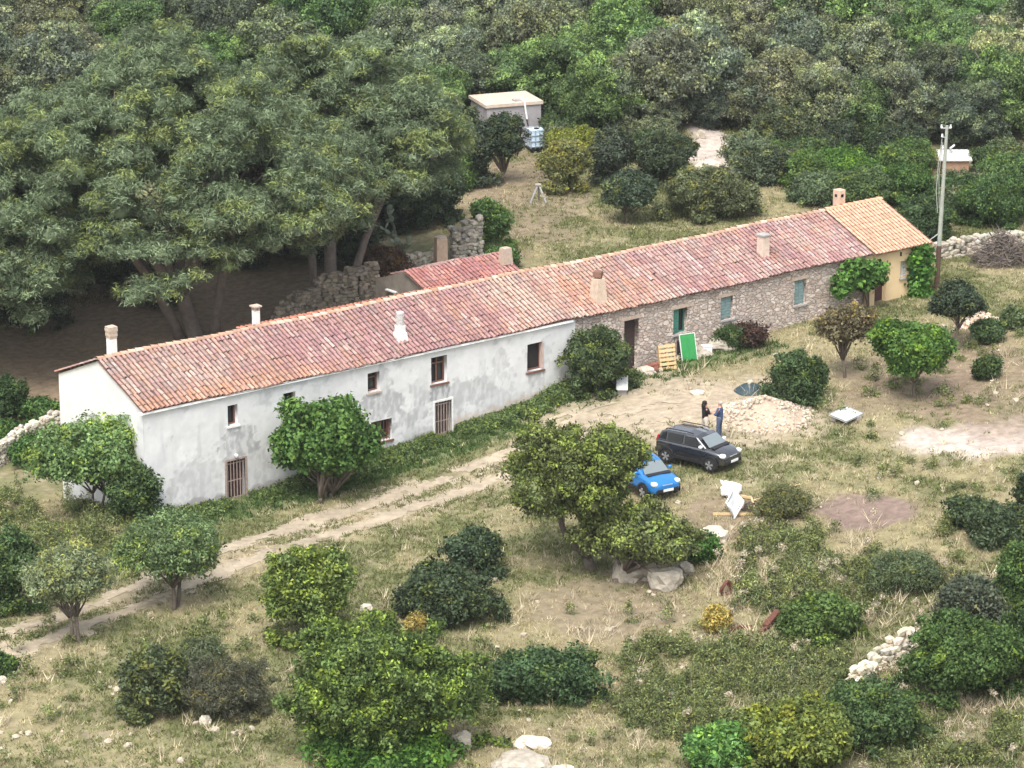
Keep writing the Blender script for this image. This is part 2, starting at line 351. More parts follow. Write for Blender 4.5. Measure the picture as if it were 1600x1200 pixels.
def gable(u, zb, step, flip):
    vs = np.linspace(0, HW, 46); zs = np.linspace(0, 1, 50); A, T = np.meshgrid(vs, zs, indexing='ij')
    Bz = zb+(roofz(A)-zb)*T; a, b = A.shape; idx = np.arange(a*b).reshape(a, b)
    Fq = np.stack([idx[:-1, :-1], idx[1:, :-1], idx[1:, 1:], idx[:-1, 1:]], -1).reshape(-1, 4)
    return np.stack([A*0+u, A, Bz], -1).reshape(-1, 3), Fq[:, ::-1] if flip else Fq
def back(u0, u1): return np.array([(u0, HW, -2), (u1, HW, -2), (u1, HW, EZ), (u0, HW, EZ)], float), np.array([(3, 2, 1, 0)])
def merge(*parts):
    Vs, Fs, n = [], [], 0
    for V, Fq in parts: Vs.append(V); Fs.append(Fq+n); n += len(V)
    return np.concatenate(Vs), np.concatenate(Fs)
def white_col(V):
    u, v, z = V[:, 0], V[:, 1], V[:, 2]
    isf = v < .5; a = np.where(isf, u, -v); n1 = fbm(a*.45, z*.6, 91); n2 = fbm(a*1.6, z*1.6, 95); n3 = fbm(a*5, z*5, 97, 3); n4 = fbm(a*8, z*3.2, 98, 3); st = fbm(a*2.6, z*.25, 99)
    c = np.ones((len(V), 3))*np.array((.60, .605, .605)); c[~isf] = (.66, .65, .625)
    grey = np.array((.33, .335, .34)); lg = np.array((.48, .485, .49))
    m = np.zeros(len(V))
    def blob(cu_, cz_, ru, rz, k):
        nonlocal m
        r = np.hypot((u-cu_)/ru, (z-cz_)/rz)+(n2-.5)*1.7+(n3-.5)*1.2; m = np.maximum(m, k*(1-sstep(.82, .98, r))*isf*(.45+.7*sstep(.35, .62, n4)))
    for q in ((4.6, 2.3, 1.0, .8, .8), (5.4, 1.0, 1.3, .8, .5), (2.6, 1.2, 1.3, 1.0, .4), (8.8, 1.0, 1.8, 1.2, .6), (12.4, 2.4, 1.3, .65, .75), (13.6, 1.7, 1.2, .6, .65), (14.2, 2.6, .8, .7, .5),
              (15.35, 2.45, .55, .5, 1.0), (17.1, 2.2, 1.6, .7, .55), (18.6, 3.2, .55, .8, .45), (20.7, 2.1, .5, .5, .6), (22.4, 2.6, .5, .7, .35), (12.3, 3.4, .35, .8, .6), (14, .7, 1.3, .5, .5), (18.8, 1.4, 1.4, .6, .35)): blob(*q)
    m = np.maximum(m, .4*sstep(.56, .62, n1*.4+n2*.3+n3*.3)*isf); m = np.maximum(m, .4*sstep(.69, .73, n4*.6+n2*.4)*isf)
    for h4 in HOLES_W.values():       # drip stains below the sills
        if h4[2] > .7: m = np.maximum(m, .75*((u > h4[0]-.1) & (u < h4[1]+.1))*sstep(.45, .62, fbm(a*9, z*.5, 104, 3))*np.clip(1-(h4[2]-z)/1.3, 0, 1)*(z < h4[2]-.05)*isf)
    m = np.maximum(m, .35*sstep(.6, .75, st)*isf*sstep(4.4, 2.5, z))
    c = c*(1-m[:, None])+grey*m[:, None]
    h = z-Z(u, v*0-.2)+(n2-.5)*.55
    band = (1-sstep(.28, .4, h))*np.where(isf, sstep(15.5, 14.5, u), 0); c = c*(1-band[:, None])+np.array((.33, .31, .305))*band[:, None]
    er = (1-sstep(.25, .6, h+(n3-.5)*.5))*np.where(isf, sstep(14.5, 16, u), 0)*.8; c = c*(1-er[:, None])+np.array((.47, .38, .31))*er[:, None]
    dirt = (1-sstep(.0, 1.3, h))*.3*(.4+isf*.3); c = c*(1-dirt[:, None])+lg*.75*dirt[:, None]
    gm = .22*sstep(.56, .7, n1*.5+n2*.5)*~isf; c = c*(1-gm[:, None])+lg*gm[:, None]
    return c*(.95+.1*n3[:, None])
V, Fq = merge(front_wall(0, 23.0, -2, EZ-.06, HOLES_W, .065, .05), gable(0, -2.5, .1, True), back(0, 23))
me = npmesh('plastered_wall', V, Fq); setcol(me, white_col(V), 'POINT'); o = link('plastered_wall', me, M['plaster'], house); tag(o, 'white limewashed wall with grey damp patches')
V, Fq = merge(front_wall(23.0, 41.0, -1, EZ-.06, HOLES_S, .4), back(23, 41)); o = link('stone_wall', npmesh('stone_wall', V, Fq), M['stone'], house); tag(o, 'bare rubble stone wall')
V, Fq = merge(front_wall(41.0, 44.85, 0, EZ-.06, HOLES_Y, .3), gable(44.85, 0, .1, False), back(41, 44.85)); o = link('rendered_wall', npmesh('rendered_wall', V, Fq), M['yplaster'], house); tag(o, 'pale yellow rendered wall')

def tilecol(u, s, r):
    n1 = fbm(u*.35, s*.5, 111); n2 = fbm(u*1.3, s*1.3, 113); k = r.random(len(u)); q = r.random(len(u))
    mauve = np.array((.37, .205, .215)); red = np.array((.42, .225, .19)); orange = np.array((.54, .29, .175)); pale = np.array((.58, .45, .36)); grey = np.array((.31, .26, .25)); white = np.array((.66, .58, .52))
    wm = sstep(5, 8, u)*(1-sstep(18, 21, u))+sstep(26, 30, u)*.9
    P = np.stack([.35+1.9*wm*(.4+n1), .55+0*wm, .4+1.2*(1-sstep(8, 13, u))*(1-sstep(.3, .9, s))*2+.8*(np.abs(u-25.5) < 2.2), .5+1.0*(np.abs(u-21.5) < 2.3)+.4*(u > 24)+.3*(u < 5), .3+.3*(u < 6)+.3*(s > 3), .08+.5*(u > 28)*sstep(.45, .65, n2)], 1)
    kc = np.random.default_rng(int(abs(u[0])*100)+3); cid = np.unique(np.round(u/.225).astype(int), return_inverse=True)[1]; kk = kc.random(cid.max()+1)[cid]; k = np.where(r.random(len(u)) < .5, kk, k); q = q*.55+kc.random(cid.max()+1)[cid]*.45
    P[:, 2] = np.maximum(P[:, 2], 0); P = P*(.25+np.stack([fbm(u*.9+i*31, s*.9, 120+i) for i in range(6)], 1)**2*3); P /= P.sum(1)[:, None]; ch = (P.cumsum(1) < k[:, None]).sum(1).clip(0, 5)
    c = np.stack([mauve, red, orange, pale, grey, white])[ch]
    base = (P[:, :, None]*np.stack([mauve, red, orange, pale, grey, white])[None]).sum(1)
    c = c*.34+base*.66
    return c*np.array((.68, .665, .68))*(.8+.4*q)[:, None]
def newcol(u, s, r): return np.array((.50, .295, .205))*(.85+.3*r.random(len(u)))[:, None]*np.array((1, 1, 1))
def tile_roof(u0, u1, eave, ridge, colf, sp, ex, rad, seed, sagf=sag, reg=1.0):
    r = np.random.default_rng(seed); ev = np.array(eave, float); rd = np.array(ridge, float)
    d = np.array([0, rd[0]-ev[0], rd[1]-ev[1]]); L = np.linalg.norm(d); d /= L
    nrm = np.array([0, -d[2], d[1]]) if d[1] > 0 else np.array([0, d[2], -d[1]])
    nr = int(L/ex); ex = L/nr; us = np.arange(u0+sp/2, u1, sp); I, J = np.meshgrid(np.arange(len(us)), np.arange(nr), indexing='ij'); I = I.ravel(); J = J.ravel(); n = len(I)
    Vs = []; Fs = []; Cs = []; K = 6; nv = 0
    ju = r.normal(0, .012*reg, n); js = r.normal(0, .025*reg, n); yaw = r.normal(0, .02*reg, n); sz = r.normal(1, .06*reg, n)
    for kind in (0, 1):
        uc = us[I]+(sp/2 if kind else 0)+ju; s0 = J*ex+js-(.03 if not kind else 0); ang = np.linspace(0, np.pi, K)
        rings = []
        for e, (s, rr, lift) in enumerate(((s0, rad, .026), (s0+ex*1.08, rad*.85, .0))):
            dx = -np.cos(ang)[None]*(rr*sz)[:, None]*(1 if not kind else 1.0)
            dn = (np.sin(ang)*rad*.85)[None] if not kind else (-np.sin(ang)*rad*.55)[None]
            dn = dn+lift*(1 if not kind else .6)
            P = ev_pt(ev)+np.zeros((n, K, 3)); P = P+d*s[:, None, None]+nrm*np.broadcast_to(dn, (n, K))[..., None]
            P[..., 0] += uc[:, None]+dx+yaw[:, None]*(e*ex); P[..., 2] += sagf(uc)[:, None]
            rings.append(P)
        V = np.concatenate(rings, 1).reshape(-1, 3); b = np.arange(n)*2*K+nv
        f = np.stack([np.stack([b+k, b+k+1, b+K+k+1, b+K+k], -1) for k in range(K-1)], 1).reshape(-1, 4)
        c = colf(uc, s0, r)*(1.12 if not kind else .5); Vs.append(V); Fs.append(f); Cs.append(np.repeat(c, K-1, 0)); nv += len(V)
    # roof deck under the tiles
    V = np.array([(u, *(ev+(rd-ev)*t)) for u in np.linspace(u0+.02, u1-.02, 40) for t in (0.01, 1)]); V[:, 2] += sagf(V[:, 0])-.07; b = np.arange(39)*2+nv
    Vs.append(V); Fs.append(np.stack([b, b+2, b+3, b+1], -1)); Cs.append(np.tile((.16, .1, .08), (39, 1)))
    return np.concatenate(Vs), np.concatenate(Fs), np.concatenate(Cs)
def ev_pt(ev): return np.array([0, ev[0], ev[1]])
a = tile_roof(-.12, 41.35, (-.2, EZ-.03), (3.4, RZ), tilecol, .225, .37, .078, 5); b = tile_roof(-.12, 41.35, (7.0, EZ-.03), (3.4, RZ), tilecol, .225, .37, .078, 6)
V, Fq = merge(a[:2], b[:2]); roof = link('roof', npmesh('roof', V, Fq, np.r_[a[2], b[2]], True), M['tile'], house); tag(roof, 'old mauve and orange curved tile roof')
a = tile_roof(41.35, 45.08, (-.34, EZ-.05), (3.4, RZ+.03), newcol, .235, .4, .08, 8, lambda u: sag(41.3)+0*u, .35); b = tile_roof(41.35, 45.08, (7.1, EZ-.05), (3.4, RZ+.03), newcol, .235, .4, .08, 9, lambda u: sag(41.3)+0*u, .35)
V, Fq = merge(a[:2], b[:2]); roof2 = link('roof', npmesh('roof_new', V, Fq, np.r_[a[2], b[2]], True), M['tile'], house); tag(roof2, 'newer salmon orange tile roof over the yellow end')
# ridge tiles, bedded in mortar, and the tiles along the left verge
def ridge_caps(u0, u1, z, v, colf, seed, sagf):
    r = np.random.default_rng(seed); Vs = []; Fs = []; Cs = []; n = 0
    for u in np.arange(u0, u1, .38):
        K = 7; a = np.linspace(-.15, np.pi+.15, K); c = colf(r)
        for e, (x, q, l) in enumerate(((u, .14, .03), (u+.42, .12, .0))):
            Vs.append(np.stack([np.full(K, x), v-np.cos(a)*q, z+np.sin(a)*q*.8+l+sagf(x)+r.normal(0, .006)], -1))
        for k in range(K-1): Fs.append((n+k, n+k+1, n+K+k+1, n+K+k)); Cs.append(c)
        n += 2*K
    return np.concatenate(Vs), np.array(Fs), np.array(Cs)
pr = lambda r: np.array([(.5, .34, .25), (.46, .29, .2), (.55, .43, .34), (.42, .27, .2)])[r.integers(4)]*r.uniform(.85, 1.15)
V, Fq, C_ = ridge_caps(-.12, 41.3, RZ+.0, 3.4, pr, 3, sag); link('ridge_tile_row', npmesh('ridge_tile_row', V, Fq, C_, True), M['tile'], roof)
V, Fq, C_ = ridge_caps(41.35, 45.02, RZ+.03, 3.4, lambda r: np.array((.62, .36, .23))*r.uniform(.9, 1.1), 4, lambda u: float(sag(41.3))); link('ridge_tile_row', npmesh('ridge_tile_row', V, Fq, C_, True), M['tile'], roof2)
m = MB(); m.box((22.6/2, -.06, EZ-.12), (23.0, .16, .10)); o = m.build('eave_moulding', M['plaster'], house); 

def frame_of(x0, x1, z0, z1, y, wd, th=.07):
    m = MB()
    m.box(((x0+x1)/2, y, z0+wd/2), (x1-x0, th, wd)); m.box(((x0+x1)/2, y, z1-wd/2), (x1-x0, th, wd))
    m.box((x0+wd/2, y, (z0+z1)/2), (wd, th, z1-z0-2*wd)); m.box((x1-wd/2, y, (z0+z1)/2), (wd, th, z1-z0-2*wd)); return m
def plate(x0, x1, z0, z1, y, th=.02): return MB().box(((x0+x1)/2, y, (z0+z1)/2), (x1-x0, th, z1-z0))
def window(key, h, fm, mull=0, trans=None, sill=None, shutter=None, smat=None, bars=0, pane='glass', label=None):
    x0, x1, z0, z1 = h; m = frame_of(x0+.004, x1-.004, z0+.004, z1-.004, .24, .06)
    if mull: m.box(((x0+x1)/2, .24, (z0+z1)/2), (.05, .06, z1-z0-.13))
    if trans: m.box(((x0+x1)/2, .236, z0+(z1-z0)*trans), (x1-x0-.13, .05, .05))
    f = m.build('window', fm, house); tag(f, label)
    plate(x0-.0, x1+.0, z0, z1, .325).build('pane', M[pane], f)
    if sill: MB().box(((x0+x1)/2, -.01, z0-.045), (x1-x0+.16, .14, .08)).build('sill', sill, f)
    if shutter:
        for s_, kind in shutter:
            xm = (x0+x1)/2; g = MB()
            if kind == 'closed':
                a_, b_ = (x0+.03, xm-.01) if s_ < 0 else (xm+.01, x1-.03); g.box(((a_+b_)/2, .13, (z0+z1)/2), (b_-a_, .035, z1-z0-.06))
                for k in range(7): g.box(((a_+b_)/2, .107, z0+.12+(z1-z0-.24)*k/6), (b_-a_-.08, .02, .04))
            elif kind == 'open':
                xx = x0+.03 if s_ < 0 else x1-.03; g.box((xx, .11, (z0+z1)/2), (.035, .22+.1, z1-z0-.06))
            else:
                xx = x0 if s_ < 0 else x1; g.box((xx+s_*.02-.0, -.12, (z0+z1)/2), (.035, .3, z1-z0-.04))
            g.build('shutter', smat, f)
    if bars:
        g = MB()
        for k in range(bars): g.bar((x0+(x1-x0)*(k+.5)/bars, .05, z0), (x0+(x1-x0)*(k+.5)/bars, .05, z1), .022)
        g.bar((x0, .06, (z0+z1)/2), (x1, .06, (z0+z1)/2), .03, .012); g.build('bars', M['rust'], f)
    return f
H = HOLES_W
window('w_left', H['w_left'], M['wood'], 0, None, M['chim'], label='small dark window above the barred door')
window('w_fig', H['w_fig'], M['wood'], 0, None, M['chim'], label='small window half behind the fig tree')
window('w_small', H['w_small'], M['wood'], 0, .7, M['brickpale'], label='small brown framed upper window')
window('w_tall', H['w_tall'], M['wood'], 1, .72, M['wood'], label='tall brown framed window above the middle door')
window('w_barred', H['w_barred'], M['wood'], 0, None, M['wood'], bars=7, label='wide ground floor window with iron bars', pane='dark')
window('w_shut', H['w_shut'], M['wood'], 0, None, M['wood'], [(1, 'open')], mat('pale_pink_shutter', (.5, .38, .34), .8, .2, 5, .1), pane='dark', label='window with one pale shutter folded back')
H = HOLES_S
window('w_green', H['w_green'], M['gshut'], 1, None, M['cement'], [(-1, 'closed')], M['gshut'], label='green window with one shutter closed', pane='dark')
window('w_s2', H['w_s2'], M['bshut'], 0, None, M['cement'], [(-1, 'closed'), (1, 'closed')], M['bshut'], label='blue grey shuttered window in the middle of the stone wall')
window('w_s3', H['w_s3'], M['bshut'], 1, None, M['cement'], [(-1, 'closed'), (1, 'closed')], M['bshut'], label='blue grey shuttered window nearest the vine')
window('w_y', HOLES_Y['w_y'], M['white'], 1, None, M['cement'], [(1, 'out')], M['gshut'], label='small window beside the ivy', pane='white')
# stone lintels over the openings of the stone part
for k in ('door_stone', 'w_green', 'w_s2', 'w_s3'):
    x0, x1, z0, z1 = HOLES_S[k]; MB().box(((x0+x1)/2, .0, z1+.09), (x1-x0+.35, .06, .16)).build('lintel', M['brickpale'], house, bevel=.015)
def door(h, dm, bars, label, surround=None):
    x0, x1, z0, z1 = h; f = plate(x0, x1, z0, z1, .3, .05).build('door', dm, house); tag(f, label)
    m = frame_of(x0-.09, x1+.09, z0-.3, z1+.09, .0, .09, .07) if surround else None
    if m: m.build('frame', surround, f)
    if bars:
        g = MB()
        for k in range(bars): g.bar((x0+(x1-x0)*(k+.5)/bars, .04, z0), (x0+(x1-x0)*(k+.5)/bars, .04, z1), .03)
        for q in (.08, .5, .92): g.bar((x0, .055, z0+(z1-z0)*q), (x1, .055, z0+(z1-z0)*q), .012, .04)
        g.build('bars', M['greybar'] if 'greybar' in M else M['rust'], f)
    return f
M['greybar'] = mat('pale_rusty_bars', (.34, .27, .24), .7, .4, 8, .1)
door(HOLES_W['door_left'], mat('brown_door', (.06, .03, .025), .8, .3, 5, .2), 6, 'barred brown door in the white wall near the gable', M['greybar'])
door(HOLES_W['door_mid'], mat('dark_door', (.07, .05, .045), .8, .3, 5, .2), 6, 'barred door under the tall window', M['chim'])
door(HOLES_S['door_stone'], mat('dark_plank_door', (.045, .03, .028), .8, .3, 5, .2), 0, 'dark plank door in the stone wall')
door(HOLES_Y['door_y'], mat('maroon_door', (.075, .035, .035), .6, .2, 5, .1), 0, 'maroon door in the yellow end')
m = MB(); m.box((41.2, -.12, 2.5), (.5, .2, 1.9)); m.build('door_pillar', M['yplaster'], house); MB().box((41.2, -.13, 1.6), (.55, .26, .5)).build('pillar_base', M['cement'], house)
m = MB(); m.tube([(4.5, -.06, 1.75), (4.5, -.16, 1.78)], [.07, .06], 10); m.tube([(4.5, -.1, 1.66), (4.5, -.1, 1.74)], [.05, .06], 8); m.build('wall_lamp', M['white'], house)
m = MB(); m.tube([(44.7, -.15, 4.5), (44.7, -.3, 4.35), (44.65, -.2, 4.1)], .06, 6); m.tube([(43.0, -.36, 4.45), (43.0, -.36, 4.25)], .05, 6); m.build('eave_bracket', M['black'], house)
# chimneys
def chimney(u, v, h, wd, mt, label, cap=None, flare=0, base=0):
    s_ = 1 if v < 3.4 else -1; zr = EZ+(RZ-EZ)*(1-abs(v-3.4)/3.4)+float(sag(u)); m = MB()
    m.box((u, v, zr+h/2-.25), (wd, wd, h+.5), taper=1-flare)
    if base: m.box((u, v, zr+.1), (wd*1.45, wd*1.6, .42), taper=.8)
    o = m.build('chimney', mt, roof if u < 41.4 else roof2, bevel=.02); tag(o, label)
    t = wd*(1-flare)
    if cap == 'brick':
        g = MB()
        for k in range(5): g.box((u, v, zr+h+.07+k*.105), (t*1.0+(.03 if k % 2 else 0)+k*.012, t+(.03 if k % 2 else 0)+k*.012, .1))
        g.build('cap', M['brickpale'], o)
    if cap == 'slab':
        g = MB(); q = t/2-.05
        for a, b in ((-q, -q), (q, -q), (q, q), (-q, q)): g.box((u+a, v+b, zr+h+.08), (.09, .09, .18))
        g.box((u, v, zr+h+.2), (t+.14, t+.14, .06)); g.build('cap', M['brickpale'], o)
    if cap == 'rings':
        g = MB(); z = zr+h
        for k in range(5): g.tube([(u, v, z+k*.12), (u, v, z+k*.12+.09)], [t*.5, t*.53], 12); g.tube([(u, v, z+k*.12+.088), (u, v, z+k*.12+.121)], [t*.46]*2, 12)
        g.build('pot', mat('grey_pot', (.5, .49, .47), .85, .2, 6, .2), o)
    if cap == 'pot':
        g = MB(); z = zr+h-.02; g.tube([(u, v, z), (u, v, z+.12), (u, v, z+.3), (u, v, z+.38)], [t*.36, t*.42, t*.4, t*.3], 10); g.box((u-.02, v, z+.22), (t*.85, t*.85, .25), .6)
        g.build('pot', mat('brown_clay_pot', (.2, .11, .08), .85, .3, 8, .2), o)
    if cap == 'holes':
        g = MB()
        for a in (-1, 1): g.box((u+a*.0, v-t/2-.003, zr+h-.28), (.16, .012, .14)); 
        g.box((u-t/2-.003, v, zr+h-.28), (.012, .16, .14)); g.build('vent', M['dark'], o)
    if cap == 'flat': MB().box((u, v, zr+h+.035), (t+.1, t+.1, .07)).build('cap', M['cement'], o)
    return o
chimney(.75, 3.55, .78, .34, M['chim'], 'tall white chimney with a brick top at the gable end', 'brick')
chimney(8.75, 4.6, .85, .27, M['chim'], 'short white chimney with a slab cap behind the ridge', 'slab')
chimney(13.9, .95, .62, .36, M['chim'], 'white chimney with a ringed pot on the front slope', 'rings', base=1)
chimney(24.95, .75, 1.05, .72, mat('tan_chimney', (.5, .4, .31), .9, .3, 4, .4), 'stout tapering plastered chimney with a clay pot', 'pot', .38)
chimney(35.5, 1.3, .98, .46, mat('pale_tan_chimney', (.55, .45, .37), .9, .25, 4, .3), 'plain pale square chimney on the mauve tiles', 'flat', .06)
chimney(42.65, 3.75, .95, .44, M['pinkplaster'], 'pink square chimney with a vent by the newer tiles', 'holes')
# low lean-to behind the farmhouse
lean = empty('lean_to', (0, 0, 0), 'low lean-to with rusty red tiles tucked behind the long farmhouse roof', 'lean-to')
MB().box((16.5, 8.05, 1.5), (11, 2.2, 5.2)).build('wall', M['stone'], lean)
V, Fq, C_ = tile_roof(10.8, 22.2, (9.4, 4.05), (6.95, 4.45), lambda u, s, r: np.array((.36, .15, .1))*(.7+.6*r.random(len(u)))[:, None], .225, .37, .078, 15, lambda u: 0*u); link('roof', npmesh('lean_roof', V, Fq, C_, True), M['tile'], lean)
# ruined shed behind
shed = empty('stone_shed', (22.6, 10, 1), 'small ruined stone shed with a red tile roof and bare cement gable behind the farmhouse', 'shed')
V = np.array([(0, 0, -1.5), (5.6, 0, -1.5), (5.6, 0, 2.2), (0, 0, 2.2), (0, 5, -1.5), (5.6, 5, -1.5), (5.6, 5, 2.2), (0, 5, 2.2), (0, 2.5, 3.1), (5.6, 2.5, 3.1)])
m = MB(); m.add(V, [(0, 1, 2, 3), (5, 4, 7, 6), (4, 0, 3, 8, 7), (1, 5, 6, 9, 2)]); m.build('wall', mat('grey_gable', (.2, .175, .15), .95, .35, 2, .6, dist=.06), shed)
V, Fq, C_ = tile_roof(22.45, 28.4, (9.8, 3.2), (12.5, 4.12), lambda u, s, r: tilecol(u+6, s, r)*np.array((1.05, .8, .8)), .225, .37, .078, 25, lambda u: .05*np.sin(u*2)); V2, F2, C2 = tile_roof(23.6, 28.4, (15.2, 3.2), (12.5, 4.12), lambda u, s, r: tilecol(u+6, s, r), .225, .37, .078, 26, lambda u: .05*np.sin(u*2))
V, Fq = merge((V, Fq), (V2, F2)); o = link('roof', npmesh('shed_roof', V-np.array((22.6, 10, 1)), Fq, np.r_[C_, C2], True), M['tile'], shed)
MB().box((-.02, 3.6, 1.9), (.3, .8, .06)).box((-.02, 2.0, 1.55), (.25, .6, .1)).build('ledge', M['chim'], shed); MB().box((-.01, .9, .7), (.06, .9, 1.1)).build('opening', M['dark'], shed)
MB().box((5.35, 1.6, 3.2), (.55, .5, .8), taper=.8).build('chimney', M['brickpale'], shed)

# ------------------------------------------------------------------ foliage generators
def crown_mesh(name, clumps, dens=26, nl=7, ls=.17, rs=.2, seed=0, new=.12, newc=(1.7, 1.45, .8), narrow=.55, up=.35, core=.52, low=-.55, tone=(.8, 1.2), hue=.05, subn=8):
    r = np.random.default_rng(seed); big = np.asarray(clumps, float); cl = big
    if subn:
        D = r.normal(size=(len(big), subn, 3)); D /= np.linalg.norm(D, axis=2)[..., None]; D[..., 2] = np.where(D[..., 2] < -.35, -D[..., 2], D[..., 2])
        c2 = big[:, None, :3]+D*big[:, None, 3:6]*r.uniform(.6, 1.25, (len(big), subn, 1)); r2 = big[:, None, 3:6]*r.uniform(.2, .52, (len(big), subn, 1)); r2 = r2*np.array((1, 1, .85))
        mb = big.copy(); mb[:, 3:6] *= .8; cl = np.concatenate([np.concatenate([c2, r2], 2).reshape(-1, 6), mb])
    area = (cl[:, 3]*cl[:, 4]+cl[:, 3]*cl[:, 5]+cl[:, 4]*cl[:, 5])/3*12.5; ns = np.maximum(3, (area*dens*(.5 if not subn else .45)).astype(int))
    ci = np.repeat(np.arange(len(cl)), ns); n = len(ci)
    d = r.normal(size=(n, 3)); d /= np.linalg.norm(d, axis=1)[:, None]; d[:, 2] = np.where(d[:, 2] < low, -d[:, 2], d[:, 2])
    P = cl[ci, :3]+cl[ci, 3:6]*d*r.uniform(.78, 1.12, n)[:, None]
    ct = r.uniform(.72, 1.28, len(cl)); st = r.uniform(*tone, n)*ct[ci]; newlit = (r.random(len(cl))[ci] < new*1.8) & (d[:, 2] > r.uniform(-.1, .4, n))  # new growth plus painted top light: upward sprigs of some clumps lighter, yellower
    col = np.ones((n, 3))*st[:, None]*(1+r.normal(0, hue, (n, 3))*np.array((.8, .25, .8))); col[newlit] *= np.array(newc)
    li = np.repeat(np.arange(n), nl); k = len(li)
    lp = P[li]+r.normal(size=(k, 3))*rs*.6
    nn = d[li]+r.normal(size=(k, 3))*.75+np.array((0, 0, up)); nn /= np.linalg.norm(nn, axis=1)[:, None]
    nn *= np.sign((nn*d[li]).sum(1))[:, None]; sn = d[li]+r.normal(size=(k, 3))*.45; sn /= np.linalg.norm(sn, axis=1)[:, None]
    t = r.normal(size=(k, 3))+d[li]*.4; t -= nn*(t*nn).sum(1)[:, None]; t /= np.linalg.norm(t, axis=1)[:, None]; b = np.cross(nn, t)
    sz = ls*r.uniform(.6, 1.35, k)[:, None]; c_ = lp
    V = np.stack([c_-t*sz*.6, c_-b*sz*narrow*.6+nn*sz*.12, c_+t*sz*.6, c_+b*sz*narrow*.6+nn*sz*.12], 1).reshape(-1, 3)
    Fq = np.arange(4*k).reshape(-1, 4); lc = col[li]*r.uniform(.85, 1.15, (k, 1))
    if core:
        iv, fi = ico(1); m = len(big)
        cv_ = (big[:, None, :3]+iv[None]*big[:, None, 3:6]*core*(1+r.uniform(-.2, .15, (m, len(iv), 1)))).reshape(-1, 3)
        cf = (fi[None]+np.arange(m)[:, None, None]*len(iv)).reshape(-1, 3)+len(V)
        cf = np.c_[cf, cf[:, 2]]
        me = bpy.data.meshes.new(name); V = np.r_[V, cv_]
        nq, ntt = len(Fq), len(cf)
        me.vertices.add(len(V)); me.vertices.foreach_set('co', V.astype(np.float32).ravel())
        me.loops.add(nq*4+ntt*3); me.loops.foreach_set('vertex_index', np.r_[Fq.ravel(), cf[:, :3].ravel()].astype(np.int32))
        me.polygons.add(nq+ntt); me.polygons.foreach_set('loop_start', np.r_[np.arange(nq)*4, nq*4+np.arange(ntt)*3].astype(np.int32))
        me.update(calc_edges=True); setcol(me, np.r_[lc, np.full((ntt, 3), .7)], 'FACE')
    else: me = npmesh(name, V, Fq, lc)
    vn = np.zeros((len(V), 3), np.float32); vn[:4*k] = np.repeat(sn, 4, 0)
    if core: vn[4*k:] = np.tile(iv, (len(big), 1))
    me.attributes.new('custom_normal', 'FLOAT_VECTOR', 'POINT').data.foreach_set('vector', vn.ravel())
    me.materials.append(M['leaf']); return me
def dome_clumps(c, r, n, cr, seed, lowcut=-.35, squash=.85, jit=.18, inner=.0):
    """clumps spread through an uneven ellipsoid"""
    g = np.random.default_rng(seed); i = np.arange(n)+.5; z = 1-(1-lowcut)*i/n; ph = i*2.39996+g.uniform(0, 6.28); q = np.sqrt(np.clip(1-z*z, 0, 1))
    D = np.stack([q*np.cos(ph), q*np.sin(ph), z], 1)
    D += g.normal(0, .22, D.shape); D /= np.linalg.norm(D, axis=1)[:, None]
    lob = 1+.5*(fbm(D[:, 0]*1.6+seed, D[:, 1]*1.6+D[:, 2]*1.3, seed, 2)-.5)*2
    P = np.array(c)+D*np.array(r)*((.76+g.normal(0, jit*.6, n))*lob)[:, None]; s = cr*g.uniform(.45, 1.35, n)
    C_ = np.c_[P, s, s, s*squash]
    e = max(4, n//3); i = g.integers(0, n, e); O_ = np.array(c)+(P[i]-np.array(c))*g.uniform(1.12, 1.38, (e, 1))+g.normal(0, cr*.25, (e, 3)); so = cr*g.uniform(.22, .5, e); C_ = np.r_[C_, np.c_[O_, so, so, so]]
    m = max(3, n//5); Q = g.normal(size=(m, 3)); Q = np.array(c)+Q/np.linalg.norm(Q, axis=1)[:, None]*np.array(r)*.35*g.random((m, 1))
    s2 = cr*1.35*g.uniform(.8, 1.2, m); return np.r_[C_, np.c_[Q, s2, s2, s2*squash]]
def limbs(base, fork, tips, r0, seed, n=7, wig=.12):
    g = np.random.default_rng(seed); m = MB(); b = np.array(base, float); f = np.array(fork, float)
    mid = (b+f)/2+np.r_[g.normal(0, wig*.5, 2), 0]
    m.tube([b-np.array((0, 0, .3)), b, mid, f], [r0*1.3, r0*1.12, r0*.92, r0*.85], n)
    for t in tips:
        t = np.array(t, float); L = np.linalg.norm(t-f); a = f+(t-f)*.4+g.normal(0, wig*L*.25, 3); c_ = f+(t-f)*.75+g.normal(0, wig*L*.25, 3)
        k = r0*g.uniform(.4, .65); m.tube([f-np.array((0, 0, r0*.4)), a, c_, t], [k*1.25, k, k*.65, k*.25], max(5, n-2))
        for s_ in range(2):
            e = c_+g.normal(0, .3, 3)*L*.5; m.tube([a if s_ else c_, (a+e)/2 if s_ else (c_+e)/2, e], [k*.55, k*.4, k*.15], 5)
    return m
TREES = 0
